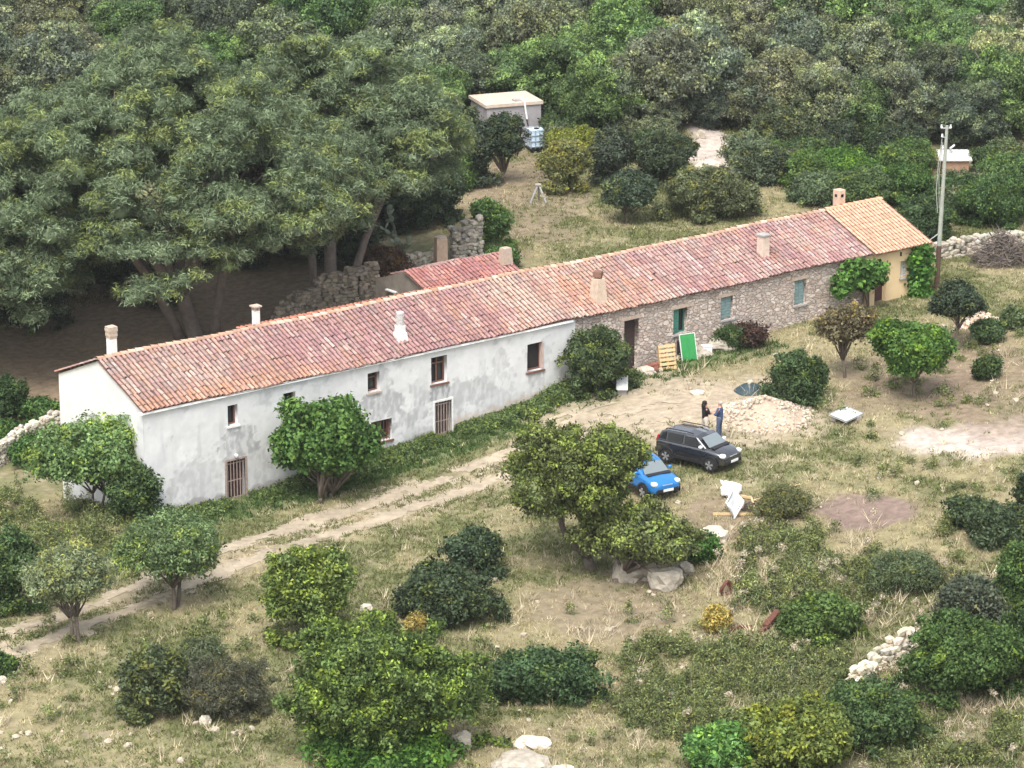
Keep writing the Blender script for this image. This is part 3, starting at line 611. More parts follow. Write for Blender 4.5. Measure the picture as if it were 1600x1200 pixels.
def plant(px, py, wpx, hpx, label, col, name='shrub', cat='shrub', group='shrubs on the open grassland', trunk=None, seed=None, depth=.9, new=.1, newc=(1.6, 1.4, .8), ls=.115, nl=7, dens=40, ncl=None, bare=0, crx=0, sub=0, pos=None, up=.35, lean=0, narrow=.55, stems=1, cr=None, barkm='bark', hue=.05, tone=(.8, 1.2), core=.52):
    """one tree or shrub whose foot is at pixel (px, py), wpx wide and hpx tall as seen"""
    global TREES; TREES += 1; seed = seed or TREES*7+3
    P = at(px, py) if pos is None else np.array(pos, float); s = ppm(P); r = wpx/2/s; rd = r*depth
    if pos is None and not trunk:   # the foot of a shrub is seen at its near edge: step back to its centre
        P[0] += sy_*rd*.75; P[1] += cy_*rd*.75; P[2] = float(Z(P[0], P[1]))
    h = max(.35, (hpx-rd*s*sp*(1.6 if not trunk else 1.0))/(s*cp))
    z0 = bare*h; rz = (h-z0)/2*1.05; c = (crx*r, 0, z0+(h-z0)/2-sub)
    n = ncl or int(np.clip(10+9*r*r*1.3, 9, 70)); crd = cr or np.clip(.62*r/np.sqrt(n/14), .14, 1.1)
    cl = dome_clumps(c, (r*.70, rd*.70, rz*.74), n, crd, seed, -.75 if not trunk else -.6)
    gg = np.random.default_rng(seed+9)   # side lobes of unequal height break the round outline
    for q in range(int(gg.integers(2, 5)) if r > .55 else 1):
        t = gg.uniform(0, 6.28); k = gg.uniform(.38, .62); hz_ = gg.uniform(-.25, .55)*(1 if trunk else 1.0)
        cl = np.r_[cl, dome_clumps((c[0]+math.cos(t)*r*.62, math.sin(t)*rd*.62, c[2]+hz_*rz*.8), (r*k*.75, rd*k*.75, rz*k*.8), max(5, n//4), crd*.8, seed+31*q, -.7)]
    if not trunk and r > .7:            # low skirts and upright shoots
        q = 9; t = gg.uniform(0, 6.28, q); k = gg.uniform(.85, 1.2, q); zz = gg.uniform(.12, .3, q)
        cl = np.r_[cl, np.c_[c[0]+np.cos(t)*r*k, np.sin(t)*rd*k, zz, zz*1.5, zz*1.5, zz]]
    q = 7; t = gg.uniform(0, 6.28, q); k = np.sqrt(gg.uniform(0, .6, q)); w_ = gg.uniform(.12, .2, q)*min(1, r)
    cl = np.r_[cl, np.c_[c[0]+np.cos(t)*r*k, np.sin(t)*rd*k, c[2]+rz*(.74+.22*gg.random(q))*np.sqrt(1-k*k*.8), w_, w_, w_*2]]
    n = len(cl)
    if lean: cl[:, 0] += cl[:, 2]*lean
    ca, sa = math.cos(-YAW), math.sin(-YAW)
    cl[:, :2] = np.c_[cl[:, 0]*ca-cl[:, 1]*sa, cl[:, 0]*sa+cl[:, 1]*ca]
    cl[:, 2] = np.maximum(cl[:, 2], cl[:, 5]*.5)
    if not trunk:
        if r > 1.2 and name != 'forest_tree':
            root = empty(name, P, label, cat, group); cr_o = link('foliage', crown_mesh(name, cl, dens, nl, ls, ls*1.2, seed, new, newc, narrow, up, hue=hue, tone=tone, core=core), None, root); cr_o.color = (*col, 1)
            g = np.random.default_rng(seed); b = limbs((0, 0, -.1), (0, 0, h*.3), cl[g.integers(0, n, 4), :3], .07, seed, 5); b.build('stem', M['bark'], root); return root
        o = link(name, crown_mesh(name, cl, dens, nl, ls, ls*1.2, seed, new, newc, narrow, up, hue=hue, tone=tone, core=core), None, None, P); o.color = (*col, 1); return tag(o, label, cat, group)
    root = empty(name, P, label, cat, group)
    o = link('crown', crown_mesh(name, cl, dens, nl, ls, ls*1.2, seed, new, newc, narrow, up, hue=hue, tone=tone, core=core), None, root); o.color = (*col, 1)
    g = np.random.default_rng(seed+1); cx = cl[:, :2].mean(0)
    for k in range(stems):
        tips = cl[g.permutation(n)[:max(4, min(9, n//3))], :3]; bo = np.array((0, 0)) if k == 0 else g.normal(0, r*.18, 2)
        limbs((*bo, -.05), (*(bo+cx*.2+g.normal(0, .08, 2)), max(z0*.75, .25)), tips, trunk, seed+k*5, 8).build('trunk', M[barkm], root, smooth=True)
    return root
# ------------------------------------------------------------------ the great pines
PINEC = (.092, .122, .068)
def pine(base, cc, R, zb, zt, n, label, seed, r0, fork, ntip, extra=(), ell=1.0):
    g = np.random.default_rng(seed); root = empty('stone_pine', (base[0], base[1], float(Z(base[0], base[1]))), label, 'pine tree', 'stone pines behind the farmhouse')
    b = np.array([base[0], base[1], float(Z(base[0], base[1]))]); cl = []
    for i in range(n):
        q = math.sqrt((i+.5)/n); ph = i*2.39996+g.normal(0, .15); lob = 1+.16*math.sin(3*ph+seed)+.10*math.sin(5*ph+seed*2)
        x = q*R*lob*math.cos(ph); y = q*R*ell*lob*math.sin(ph); z = zb+(zt-zb)*(1-q**2.05)+g.normal(0, .5)+2.2*(float(vnoise(x*.28+9, y*.28+seed, seed))-.5)
        s = g.uniform(.65, 1.25)
        cl.append((x+cc[0]-base[0], y+cc[1]-base[1], z, s, s, s*.8))
        if q > .72 and g.random() < .75:
            cl.append((x*.94+cc[0]-base[0]+g.normal(0, .5), y*.94+cc[1]-base[1]+g.normal(0, .5), z-g.uniform(.9, 2.2), s*.9, s*.9, s*.5))
    for i in range(int(n*.75)):
        q = math.sqrt(g.uniform(.05, 1)); ph = g.uniform(0, 6.28); x = q*R*.95*math.cos(ph); y = q*R*ell*.95*math.sin(ph); s = g.uniform(.7, 1.25)
        z = zb+(zt-zb)*(1-q**2.05)-g.uniform(1.3, 2.6)-(g.uniform(0, 1.6) if q > .6 and y < 0 else 0); cl.append((x+cc[0]-base[0], y+cc[1]-base[1], max(z, zb-.9), s, s, s*.55))
    for e in extra: cl.append(e)
    cl = np.array(cl)
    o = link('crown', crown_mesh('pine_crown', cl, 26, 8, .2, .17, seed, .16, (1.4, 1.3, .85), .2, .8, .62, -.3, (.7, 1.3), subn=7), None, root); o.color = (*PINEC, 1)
    k = g.permutation(len(cl))[:ntip]; tips = cl[k, :3]-np.array((0, 0, .3))
    f = np.array(fork); L1 = []
    m = limbs((0, 0, 0), f, [], r0, seed, 10)
    # main limbs rise to hubs, the hubs branch to the puffs
    hubs = []
    for j in range(7):
        a = j*2*math.pi/7+g.uniform(-.3, .3); q = R*g.uniform(.32, .52); h_ = np.array((cc[0]-base[0]+q*math.cos(a), cc[1]-base[1]+q*math.sin(a), zb-.4+g.uniform(-.3, .9)))
        hubs.append(h_); mid = (f+h_)/2+np.array((*g.normal(0, .35, 2), g.normal(.2, .3))); rr = r0*g.uniform(.42, .62)
        m.tube([f-np.array((0, 0, .4)), f+(mid-f)*.5+g.normal(0, .15, 3), mid, (mid+h_)/2+g.normal(0, .15, 3), h_], [rr*1.25, rr, rr*.85, rr*.7, rr*.5], 9)
    hubs = np.array(hubs)
    for hb_, o_ in ((hubs[6], (.7, -.5)), (hubs[4], (-.6, .4))):      # further stems leaning out from the same foot
        b_ = np.array((*o_, -.3)); mid = b_*.6+hb_*.4+np.array((0, 0, .7)); m.tube([b_, b_*.8+mid*.2+np.array((0, 0, .3)), mid, (mid+hb_)/2, hb_], [r0*.8, r0*.66, r0*.55, r0*.48, r0*.35], 9)
    for t in (extra[0][:3],) if extra else ():
        m.tube([f, f+(np.array(t)-f)*.5+np.array((0, 0, .6)), np.array(t)], [.2, .13, .05], 7)
    for t in tips:
        h_ = hubs[np.argmin(np.linalg.norm(hubs-t, axis=1))]; mid = (h_+t)/2+g.normal(0, .3, 3); m.tube([h_, mid, t], [r0*.2, r0*.13, .025], 6)
    # grey dead twigs hanging under the crown
    for j in range(26):
        h_ = hubs[j % 7]; e = h_+np.array((*g.normal(0, 1.8, 2), -g.uniform(.3, 1.8))); mm = (h_+e)/2+g.normal(0, .25, 3); m.tube([h_, mm, e], [.06, .04, .015], 5)
    m.build('trunk', M['palebark'], root, smooth=True); return root
pine((15.7, 20.5), (14.6, 20.8), 9.2, 7.4, 13.0, 230, 'huge umbrella pine with a wide domed crown and forked leaning trunk behind the white end', 11, .4, (-1.0, -.3, 2.6), 70, [(-6.4, -7.1, 5.0, 1.3, 1.1, .5), (-5.3, -7.4, 5.3, 1.0, 1.0, .5), (-7.4, -6.7, 4.7, .9, .9, .45)])
pine((22.9, 19.4), (25.2, 22.0), 6.2, 6.3, 10.8, 120, 'smaller umbrella pine with bare grey limbs, rightmost of the pines', 23, .34, (.3, .3, 3.2), 40)
pine((5.0, 26.0), (4.5, 26.5), 8.8, 6.4, 11.8, 190, 'umbrella pine at the left edge with grey dead branches under its crown', 37, .4, (.4, -.6, 3.4), 50)

# ------------------------------------------------------------------ trees and shrubs one can tell apart
FIG = (.055, .105, .028); OAK = (.078, .096, .036); DARK = (.034, .048, .024); MID = (.052, .082, .026); BRI = (.06, .125, .022); OLV = (.125, .152, .082); GREY = (.07, .085, .055); BRN = (.10, .088, .05); YEL = (.12, .125, .035)
G1 = 'shrubs on the open grassland'; G2 = 'trees around the farmhouse'; G3 = 'bushes and small trees behind the farmhouse'; G4 = 'bushes along the right edge of the foreground'
T = lambda *a, **k: plant(*a, **k)
fp = at(500, 738); T(0, 0, 152, 160, 'broad leafy fig tree against the white front wall, hiding a window', FIG, 'fig_tree', 'fig tree', G2, trunk=.1, seed=41, pos=(7.6, -2.3, float(Z(7.6, -2.3))), ls=.17, nl=6, dens=30, bare=.08, stems=3, depth=.85, new=.15, newc=(1.35, 1.25, 1), narrow=.7)
T(146, 806, 128, 150, 'slender light green tree with thin stems in front of the white gable', (.085, .135, .05), 'ash_tree', 'tree', G2, trunk=.06, seed=43, bare=.34, stems=2, core=0, ncl=15, ls=.15, dens=17, depth=.7, lean=.0, nl=6)
T(216, 822, 76, 92, 'dark green bush at the foot of the white corner', (.045, .075, .028), group=G2, depth=.8)
T(940, 614, 102, 112, 'dense dark bush where the white wall meets the stone wall', (.05, .072, .032), group=G2, depth=.8, pos=(23.3, -1.4, float(Z(23.3, -1.4))))
T(1246, 634, 84, 82, 'dark green bush behind the heap of rubble', (.042, .068, .028), group=G1)
T(1320, 590, 70, 116, 'slim tree with a brownish crown in front of the stone wall', BRN, 'olive_tree', 'tree', G2, trunk=.07, bare=.34, stems=2, ls=.13, dens=22)
T(1430, 622, 110, 120, 'bright green round tree in front of the maroon door', (.055, .105, .025), 'carob_tree', 'tree', G2, trunk=.08, bare=.3, ls=.15, lean=-.06)
T(1494, 546, 66, 104, 'small dark tree with a flat crown and thin bare trunk', (.035, .05, .03), 'holm_oak', 'tree', G2, trunk=.06, bare=.45, ls=.12, lean=-.05)
T(1541, 540, 40, 36, 'small round bush below the stone heap', (.05, .08, .035), group=G1, ls=.12)
T(1584, 516, 32, 26, 'small bush at the right edge beside the stone heap', (.06, .085, .04), group=G1, ls=.12)
T(1544, 596, 36, 34, 'small bush above the pale bare ground', (.04, .065, .025), group=G1, ls=.12)
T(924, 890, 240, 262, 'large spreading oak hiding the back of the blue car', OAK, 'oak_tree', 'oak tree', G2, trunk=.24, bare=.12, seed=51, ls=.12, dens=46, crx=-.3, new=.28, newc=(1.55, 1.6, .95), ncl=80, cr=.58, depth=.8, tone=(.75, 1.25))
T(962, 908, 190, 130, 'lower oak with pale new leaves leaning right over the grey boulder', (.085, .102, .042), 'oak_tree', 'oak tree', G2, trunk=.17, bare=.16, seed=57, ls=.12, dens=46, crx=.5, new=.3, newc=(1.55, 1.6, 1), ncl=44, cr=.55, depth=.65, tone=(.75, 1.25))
T(1100, 880, 44, 40, 'small vivid green bush under the right side of the oak', (.04, .09, .02), group=G1, ls=.12)
T(744, 908, 70, 74, 'dark ball shaped bush above a darker thicket', (.042, .065, .036), group=G1, ls=.12, depth=.8)
T(700, 980, 150, 84, 'low dark thicket beside the big round foreground bush', (.038, .055, .028), group=G1, ls=.13)
T(480, 1012, 112, 160, 'tall bush with light yellow green leaves', (.085, .12, .036), group=G1, ls=.13, new=.3, newc=(1.6, 1.45, .9), depth=.7)
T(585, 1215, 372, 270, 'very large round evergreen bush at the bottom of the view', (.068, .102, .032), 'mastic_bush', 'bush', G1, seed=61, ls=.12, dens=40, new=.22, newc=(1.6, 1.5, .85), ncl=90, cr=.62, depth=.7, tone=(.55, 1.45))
T(600, 1212, 200, 52, 'low bright green bush below the very large round bush', (.055, .115, .025), group=G1, ls=.15)
T(850, 1100, 168, 66, 'long low green thicket between two patches of dry grass', (.04, .07, .03), group=G1, ls=.13, depth=.5)
T(124, 1004, 96, 144, 'grey green young olive tree with a twisted trunk beside the track', OLV, 'olive_tree', 'olive tree', G2, trunk=.08, bare=.42, stems=2, core=0, ncl=13, ls=.12, dens=26, crx=-.35, narrow=.35)
T(276, 948, 126, 130, 'young olive tree with a forked trunk on the edge of the track', (.095, .138, .06), 'olive_tree', 'olive tree', G2, trunk=.09, bare=.42, stems=2, core=0, ncl=15, ls=.12, dens=26, crx=-.25, narrow=.4)
T(240, 1128, 88, 110, 'dark rounded bush with pale tips left of the grey scrub', (.055, .072, .036), group=G1, ls=.13, new=.25, depth=.8)
T(352, 1130, 140, 100, 'grey brown twiggy scrub left of the big bush', (.07, .075, .05), group=G1, ls=.09, dens=30, narrow=.25, depth=.7)
T(310, 1050, 70, 46, 'low grey green scrub beside pale stones', (.075, .095, .05), group=G1, ls=.1, narrow=.3)
T(8, 960, 110, 130, 'dark green bush cut by the left edge', (.045, .075, .028), group=G1)
T(0, 1062, 30, 36, 'small dark bush at the left edge below the track', (.04, .07, .025), group=G1)
T(1280, 1008, 110, 74, 'rounded green bush beside the rusty metal', (.06, .095, .028), group=G1, ls=.14)
T(1140, 1215, 100, 74, 'bright light green bush at the bottom edge', (.07, .14, .04), group=G4, ls=.16)
T(1252, 1222, 160, 116, 'yellow green rounded bush at the bottom edge', (.085, .11, .03), group=G4, ls=.15, new=.2)
T(1362, 1180, 150, 106, 'dark green thicket below the dry stone wall', (.045, .075, .028), group=G4)
T(1528, 1010, 100, 96, 'grey green round bush above the thicket at the right', (.055, .068, .045), group=G4, ls=.13)
T(1500, 1110, 190, 136, 'wide green thicket at the end of the dry stone wall', (.045, .078, .024), group=G4, depth=.7)
T(1595, 1080, 90, 120, 'dark thicket cut by the right edge', (.038, .065, .024), group=G4)
T(1512, 826, 46, 42, 'small dark bush near the brown bare soil', (.04, .06, .03), group=G4, ls=.12)
T(1572, 856, 84, 62, 'dark spreading bush at the right edge', (.045, .065, .032), group=G4, ls=.13)
T(1604, 812, 30, 70, 'narrow dark bush cut by the right edge', (.03, .045, .022), group=G4, ls=.13)
T(1600, 960, 80, 110, 'green thicket at the right edge of the weeds', (.05, .085, .026), group=G4)
T(1420, 930, 120, 56, 'loose grey green scrub among the weeds', (.075, .1, .05), group=G4, ls=.1, narrow=.3, depth=.7)
T(1230, 815, 90, 46, 'loose straw and green weeds under the leaning pole', (.10, .11, .05), group=G1, ls=.1, narrow=.25, depth=.6, dens=16)
T(1150, 545, 40, 36, 'dark brown shrub on the rock ledge by the stone wall', (.05, .032, .028), group=G2, ls=.1, pos=(32.7, -1.0, float(Z(32.7, -1.0))))
T(1130, 530, 50, 30, 'green shrub on the rock ledge under the shuttered window', (.035, .06, .022), group=G2, ls=.1, pos=(32.0, -.5, float(Z(32.0, -.5))))
# behind the house
T(786, 286, 66, 112, 'dark tree with a bare trunk in front of the concrete block', (.034, .05, .03), 'holm_oak', 'tree', G3, trunk=.1, bare=.22, stems=2)
T(742, 292, 56, 104, 'tall grey green bush beside the dark bare trunk tree', (.045, .06, .04), group=G3)
T(700, 262, 110, 112, 'wide dark bush left of the concrete block', (.042, .058, .03), group=G3)
T(880, 304, 62, 84, 'yellowish olive bush right of the white tank', (.11, .12, .05), group=G3, new=.25)
T(902, 262, 80, 62, 'golden green bush behind the yellowish olive bush', (.10, .12, .03), group=G3, new=.25)
T(958, 292, 66, 92, 'dark grey green bush beside the bare slope', (.042, .055, .036), group=G3)
T(1036, 292, 90, 92, 'dark dense bush left of the stony path', (.042, .058, .032), group=G3)
T(984, 350, 70, 80, 'small dark tree with thin trunks on the dry field', (.045, .065, .04), 'holm_oak', 'tree', G3, trunk=.06, bare=.3, stems=3)
T(1112, 348, 140, 90, 'wide rounded olive green bush near the ridge', (.075, .09, .045), group=G3, depth=.75)
T(1174, 290, 84, 82, 'pale olive bush beside the stony path', (.085, .11, .065), group=G3)
T(1226, 250, 118, 92, 'large dark green dome behind the stony path', (.06, .075, .04), group=G3)
T(1312, 300, 140, 62, 'bright green spreading bush behind the ridge', (.05, .10, .022), group=G3)
T(1276, 324, 74, 52, 'pale grey green bush just above the roof ridge', (.075, .105, .055), group=G3)
T(1352, 330, 96, 62, 'mid green bush near the pink chimney', (.055, .085, .034), group=G3)
T(764, 396, 62, 82, 'feathery light green shrub behind the ruined walls', (.07, .12, .04), group=G3, ls=.13, dens=16, depth=.7)
T(782, 424, 36, 34, 'small feathery shrub at the roof ridge', (.06, .11, .036), group=G3, ls=.12)
T(1420, 322, 80, 66, 'green bush left of the pole top', (.045, .085, .026), group=G3)
T(1500, 345, 110, 66, 'dark green bush under the tin roofed hut', (.04, .07, .026), group=G3)
T(1565, 360, 120, 90, 'wide green bush right of the pole', (.045, .08, .028), group=G3)
T(1440, 378, 90, 72, 'dark bush behind the end of the roof', (.036, .06, .026), group=G3)
T(1590, 300, 100, 60, 'light green bush beyond the tin roofed hut', (.06, .10, .035), group=G3)
T(1420, 272, 90, 52, 'green bush between the dome and the pole', (.055, .09, .03), group=G3)
T(1572, 262, 60, 40, 'grey green bush behind the tin roofed hut', (.06, .08, .04), group=G3)
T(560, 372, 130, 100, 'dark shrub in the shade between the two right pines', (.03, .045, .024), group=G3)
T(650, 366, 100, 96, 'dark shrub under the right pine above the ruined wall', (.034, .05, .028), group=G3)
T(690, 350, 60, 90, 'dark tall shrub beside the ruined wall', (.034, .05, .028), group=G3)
T(600, 440, 70, 46, 'rust brown shrub behind the stone shed', (.085, .055, .035), group=G3)
T(12, 668, 64, 76, 'dark green bush left of the gable', (.034, .06, .024), group=G3)
T(66, 672, 52, 44, 'mid green bush beside the gable', (.045, .085, .026), group=G3)
T(48, 728, 54, 40, 'green bush on the old stone wall', (.04, .08, .024), group=G3)
T(8, 705, 46, 40, 'low bush behind the old stone wall', (.045, .085, .026), group=G3)
T(120, 745, 60, 60, 'weedy green bush at the back of the gable', (.075, .105, .045), group=G3, ls=.12)

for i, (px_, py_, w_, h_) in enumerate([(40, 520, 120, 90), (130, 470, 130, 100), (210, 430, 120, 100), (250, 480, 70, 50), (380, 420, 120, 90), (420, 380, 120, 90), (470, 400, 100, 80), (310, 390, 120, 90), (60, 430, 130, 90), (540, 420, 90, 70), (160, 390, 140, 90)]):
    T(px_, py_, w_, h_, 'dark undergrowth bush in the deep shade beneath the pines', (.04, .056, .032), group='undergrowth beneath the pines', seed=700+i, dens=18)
# vine over the door and ivy on the corner
def climber(name, cl, label, col, stems, seed):
    root = empty(name, stems[0][0], label, 'climbing plant'); p0 = np.array(stems[0][0]); q = np.array(cl, float); q[:, :3] -= p0
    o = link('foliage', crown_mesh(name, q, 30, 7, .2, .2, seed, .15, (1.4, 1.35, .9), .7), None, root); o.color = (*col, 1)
    m = MB()
    for s in stems: m.tube(np.array(s)-p0, [.05]*(len(s)-1)+[.03], 6)
    m.build('stem', M['bark'], root)
g = np.random.default_rng(5)
climber('vine', [(u, -.75+g.normal(0, .2), 3.8+g.normal(0, .22)-.15*abs(u-40.0), .46, .42, .36) for u in np.linspace(38.7, 41.2, 13)]+[(u, -.5, 3.45, .42, .36, .32) for u in (39.4, 40.1, 40.7)], 'dense green vine hanging over the wall beside the maroon door', (.05, .105, .024), [[(41.0, -.3, 1.9), (40.9, -.35, 3.0), (40.3, -.6, 3.7)], [(41.0, -.3, 1.9), (40.6, -.3, 3.1), (39.4, -.6, 3.6)]], 81)
climber('ivy', [(44.45+g.normal(0, .15), -.3+g.normal(0, .1), z, .34, .3, .34) for z in np.linspace(2.0, 4.2, 12)]+[(44.4+g.normal(0, .2), -.4, z, .38, .34, .34) for z in (1.95, 2.2, 2.9)], 'bright green ivy column on the yellow corner', (.05, .115, .024), [[(44.5, -.25, 1.7), (44.55, -.2, 3), (44.6, -.2, 4.1)]], 83)

# ------------------------------------------------------------------ the wood on the hillside
var = []
for i in range(9):
    g = np.random.default_rng(300+i); r = 1.0; n = 26
    cl = dome_clumps((0, 0, 1.0), (.86, .86, .8), n, .34, 300+i, -.5); cl = np.r_[cl, [(0, 0, .4, .55, .55, .5)]]
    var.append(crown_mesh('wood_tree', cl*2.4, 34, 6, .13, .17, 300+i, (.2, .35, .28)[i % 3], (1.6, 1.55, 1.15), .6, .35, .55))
g = np.random.default_rng(55)
for i in range(46):
    q = [(g.uniform(860, 1040), g.uniform(200, 262)), (g.uniform(1190, 1390), g.uniform(240, 322)), (g.uniform(1380, 1600), g.uniform(250, 350)), (g.uniform(640, 760), g.uniform(200, 300))][(0, 1, 1, 2, 2, 3)[i % 6]]
    if 1430 < q[0] < 1545 and 250 < q[1] < 322: continue
    plant(q[0], q[1], g.uniform(42, 80), g.uniform(36, 60), 'small bush in the gaps between the larger bushes behind the farmhouse', [(.045, .07, .03), (.06, .10, .03), (.075, .09, .05), (.04, .055, .034)][i % 4], 'shrub', 'shrub', 'gap filling small bushes behind the farmhouse', seed=900+i)
WC = [((.062, .08, .054), 'dark evergreen tree in the dense wood on the far hillside', 'dark trees of the hillside wood'), ((.066, .106, .044), 'bright green tree in the dense wood on the far hillside', 'bright green trees of the hillside wood'), ((.098, .114, .076), 'pale grey green tree in the dense wood on the far hillside', 'pale trees of the hillside wood')]
g = np.random.default_rng(99); cnt = 0; pts = []
for ww in np.arange(58, 104, 2.05):
    half = 24+ww*.16
    for xx in np.arange(-half-4, half+4, 2.35):
        pts.append((ww+g.uniform(-1.2, 1.2), xx+g.uniform(-1.3, 1.3)))
camx = CAM[0]*cy_-CAM[1]*sy_
for ww, xx in pts:
    u = ww*sy_+(xx+camx)*cy_; v = ww*cy_-(xx+camx)*sy_; z = float(Z(u, v))
    d = np.array([u, v, z])-CAM; dep = d[0]*sy_+d[1]*cy_; X = d[0]*cy_-d[1]*sy_; pz = dep*cp-d[2]*sp; px = 800+F_PX*X/pz; py = 600-F_PX*(dep*sp+d[2]*cp)/pz
    if py < -60 or px < -60 or px > 1660: continue
    if 130 < px < 610 and py > 135 or px < 610 and py > 190: continue
    if 690 < px < 900 and py > 186: continue
    if py > 205 and px > 1040 and px < 1200: continue
    lim = 228 if px < 1000 else 255
    if px > 1380: lim = 275
    if py > lim: continue
    nb = float(fbm(px*.004+3, py*.011+5, 17, 3)); k = 1 if nb > .56 else (2 if nb < .43 else 0)
    if g.random() < .25: k = int(g.integers(3))
    if 1090 < px < 1370 and 90 < py < 215: k = 2 if g.random() < .8 else 0
    if 830 < px < 1060 and 90 < py < 190: k = 1 if g.random() < .8 else 0
    if 1430 < px < 1545 and 235 < py < 330: continue
    c, lab, gr = WC[k]; s = g.uniform(.5, .92)*(1.25 if k == 2 else 1)*(1.35 if g.random() < .12 else 1)
    o = link(('dark_evergreen_tree', 'bright_broadleaf_tree', 'pale_broadleaf_tree')[k], var[int(g.integers(9))], None, None, (u, v, z-.3)); o.scale = (s, s, s*g.uniform(.8, 1.25)); o.rotation_euler.z = g.uniform(0, 6.28)
    o.color = (*(np.array(c)*g.uniform(.75, 1.3)*np.array((g.uniform(.92, 1.08), 1, g.uniform(.92, 1.08)))), 1); tag(o, lab, 'tree', gr); cnt += 1

# ------------------------------------------------------------------ walls, rocks and heaps
def rubble_wall(name, label, pix, hgt, thick, seed, size=.34, base=None, col=(1, 1, 1), courses=None):
    P = [np.array(q, float) if len(q) == 3 else at(*q) for q in pix]; g = np.random.default_rng(seed); m = MB(); o0 = P[0]
    tot = 0
    for i, (a, b) in enumerate(zip(P[:-1], P[1:])):
        L = np.linalg.norm((b-a)[:2]); d = (b-a)/L; n_ = max(1, int(L/(size*.75))); rot = math.atan2(d[1], d[0]); pn = np.array((-d[1], d[0], 0))
        ha = hgt[i]; hb = hgt[i+1]
        for j in range(n_):
            t = (j+.5)/n_; q = a+(b-a)*t; z0 = float(Z(q[0], q[1])); h = ha+(hb-ha)*t+g.normal(0, .06); k = 0; z = -.1
            while z < h:
                sh = size*g.uniform(.45, .75)
                for s in ((-1, 1) if thick > size*.9 else (0,)):
                    c = q+pn*s*thick*.27+d*g.normal(0, size*.15)-o0; m.rock((c[0], c[1], z0+z+sh/2-o0[2]), (size*g.uniform(.8, 1.5), thick*(.6 if s else 1)*g.uniform(.85, 1.2), sh*1.25), int(g.integers(1e6)), rot+g.normal(0, .2), 1, .3, tuple(np.array(col)*g.uniform(.65, 1.25)*np.array((g.uniform(.95, 1.08), 1, g.uniform(.9, 1.03)))))
                z += sh*.9
    o = m.build(name, M['rock'], None, o0); return tag(o, label, 'wall')
rubble_wall('dry_stone_wall', 'broken line of pale piled stones in the weeds at the lower right', [(1330, 1080), (1362, 1052), (1400, 1030), (1425, 1012), (1462, 992)], [.3, .5, .6, .7, .4], .6, 1, .45, col=(1.25, 1.2, 1.1))
rubble_wall('dry_stone_wall', 'grey dry stone wall running down from the gable to the left edge', [(-20, 735), (40, 700), (96, 672)], [1.0, .9, .9], .5, 2, .35, col=(1.05, 1.03, 1))
rubble_wall('ruined_wall', 'tall grey remnant of a ruined stone wall behind the tiled shed', [at(706, 412)+np.array((0, 0, 0)), at(752, 404)], [1.7, 2.1], .6, 3, .36, col=(.7, .7, .7))
rubble_wall('ruined_wall', 'low crumbling wall with whitish top stones behind the tiled shed', [(628, 428), (692, 414)], [.7, .9], .5, 4, .36, col=(.95, .95, .9))
rubble_wall('ruined_wall', 'dark rubble wall between the pine trunk and the shed', [(430, 510), (485, 484), (590, 462)], [.7, 1.2, 1.7], .5, 5, .36, col=(.62, .58, .53))
rubble_wall('dry_stone_wall', 'low rubble wall behind the pole and the brushwood', [(1462, 404), (1540, 392), (1600, 384)], [.7, .7, .6], .6, 6, .42, col=(.85, .83, .8))
p = at(689, 422); e = empty('gate_pillar', p, 'square plastered gate pillar at the end of the ruined wall', 'pillar'); MB().box((0, 0, .75), (.62, .62, 1.9), YAW*-1+.3, taper=.9).build('shaft', M['pinkplaster'], e, bevel=.04); MB().rock((0, 0, 1.72), (.6, .6, .16), 3, 0, 2, .2).build('top', M['brickpale'], e)
def rock(px, py, wpx, hpx, label, seed, col=(1, 1, 1), dz=.75, group=None, cat='rock', name='boulder'):
    P = at(px, py); s = ppm(P); w_ = wpx/s; h_ = max(.12, hpx/s-.28*w_*.5); m = MB()
    m.rock((0, 0, h_*.3), (w_, w_*dz, h_*1.35), seed, -YAW, 3, .5, tuple(c*(.9+.2*((seed*37) % 10)/10) for c in col))
    return tag(m.build(name, M['rock'], None, P), label, cat, group)
RG = 'rocks lying in the grass'
for i, q in enumerate([(992, 902, 74, 56, 'big grey boulder beside the oak trunk'), (1040, 915, 60, 40, 'grey brown boulder right of the oak trunk'), (1112, 846, 50, 32, 'pale tan rock at the right end of the oak'),
          (720, 1170, 36, 36, 'whitish jagged rock right of the very large bush'), (832, 1166, 54, 20, 'flat pale rock slab near the bottom, upper of two'), (818, 1196, 92, 30, 'long flat cracked rock slab at the bottom edge'),
          (402, 1108, 20, 28, 'upright white rock between scrub and big bush'), (322, 1132, 18, 18, 'small white rock below the grey scrub'), (572, 954, 20, 14, 'white rock on top of the big bush'), (1008, 584, 30, 16, 'pale stone step beside the plank door'), (995, 570, 40, 14, 'long grey stone slab under the dark bush'),
          (1090, 700-85, 20, 8, 'flat pale stone in the bare earth'), (880, 1205, 30, 14, 'pale flat rock cut by the bottom edge'), (4, 1068, 16, 16, 'white rock at the left edge'), (1120, 545, 60, 26, 'grey bedrock ledge at the foot of the stone wall'), (1080, 552, 60, 22, 'grey rock ledge behind the green board'),
          (1095, 216, 16, 16, 'whitish rock at the top of the stony path'), (1112, 262, 40, 18, 'pale rocks on the left of the stony path'), (1148, 275, 30, 16, 'pale rock lower on the stony path'), (1070, 895, 34, 24, 'brown rock in the shade right of the oak')]):
    rock(*q[:4], q[4], 400+i, (1.15, 1.1, 1.02) if 'pale' in q[4] or 'whit' in q[4] else (.8, .77, .72), group=RG)
sm = []
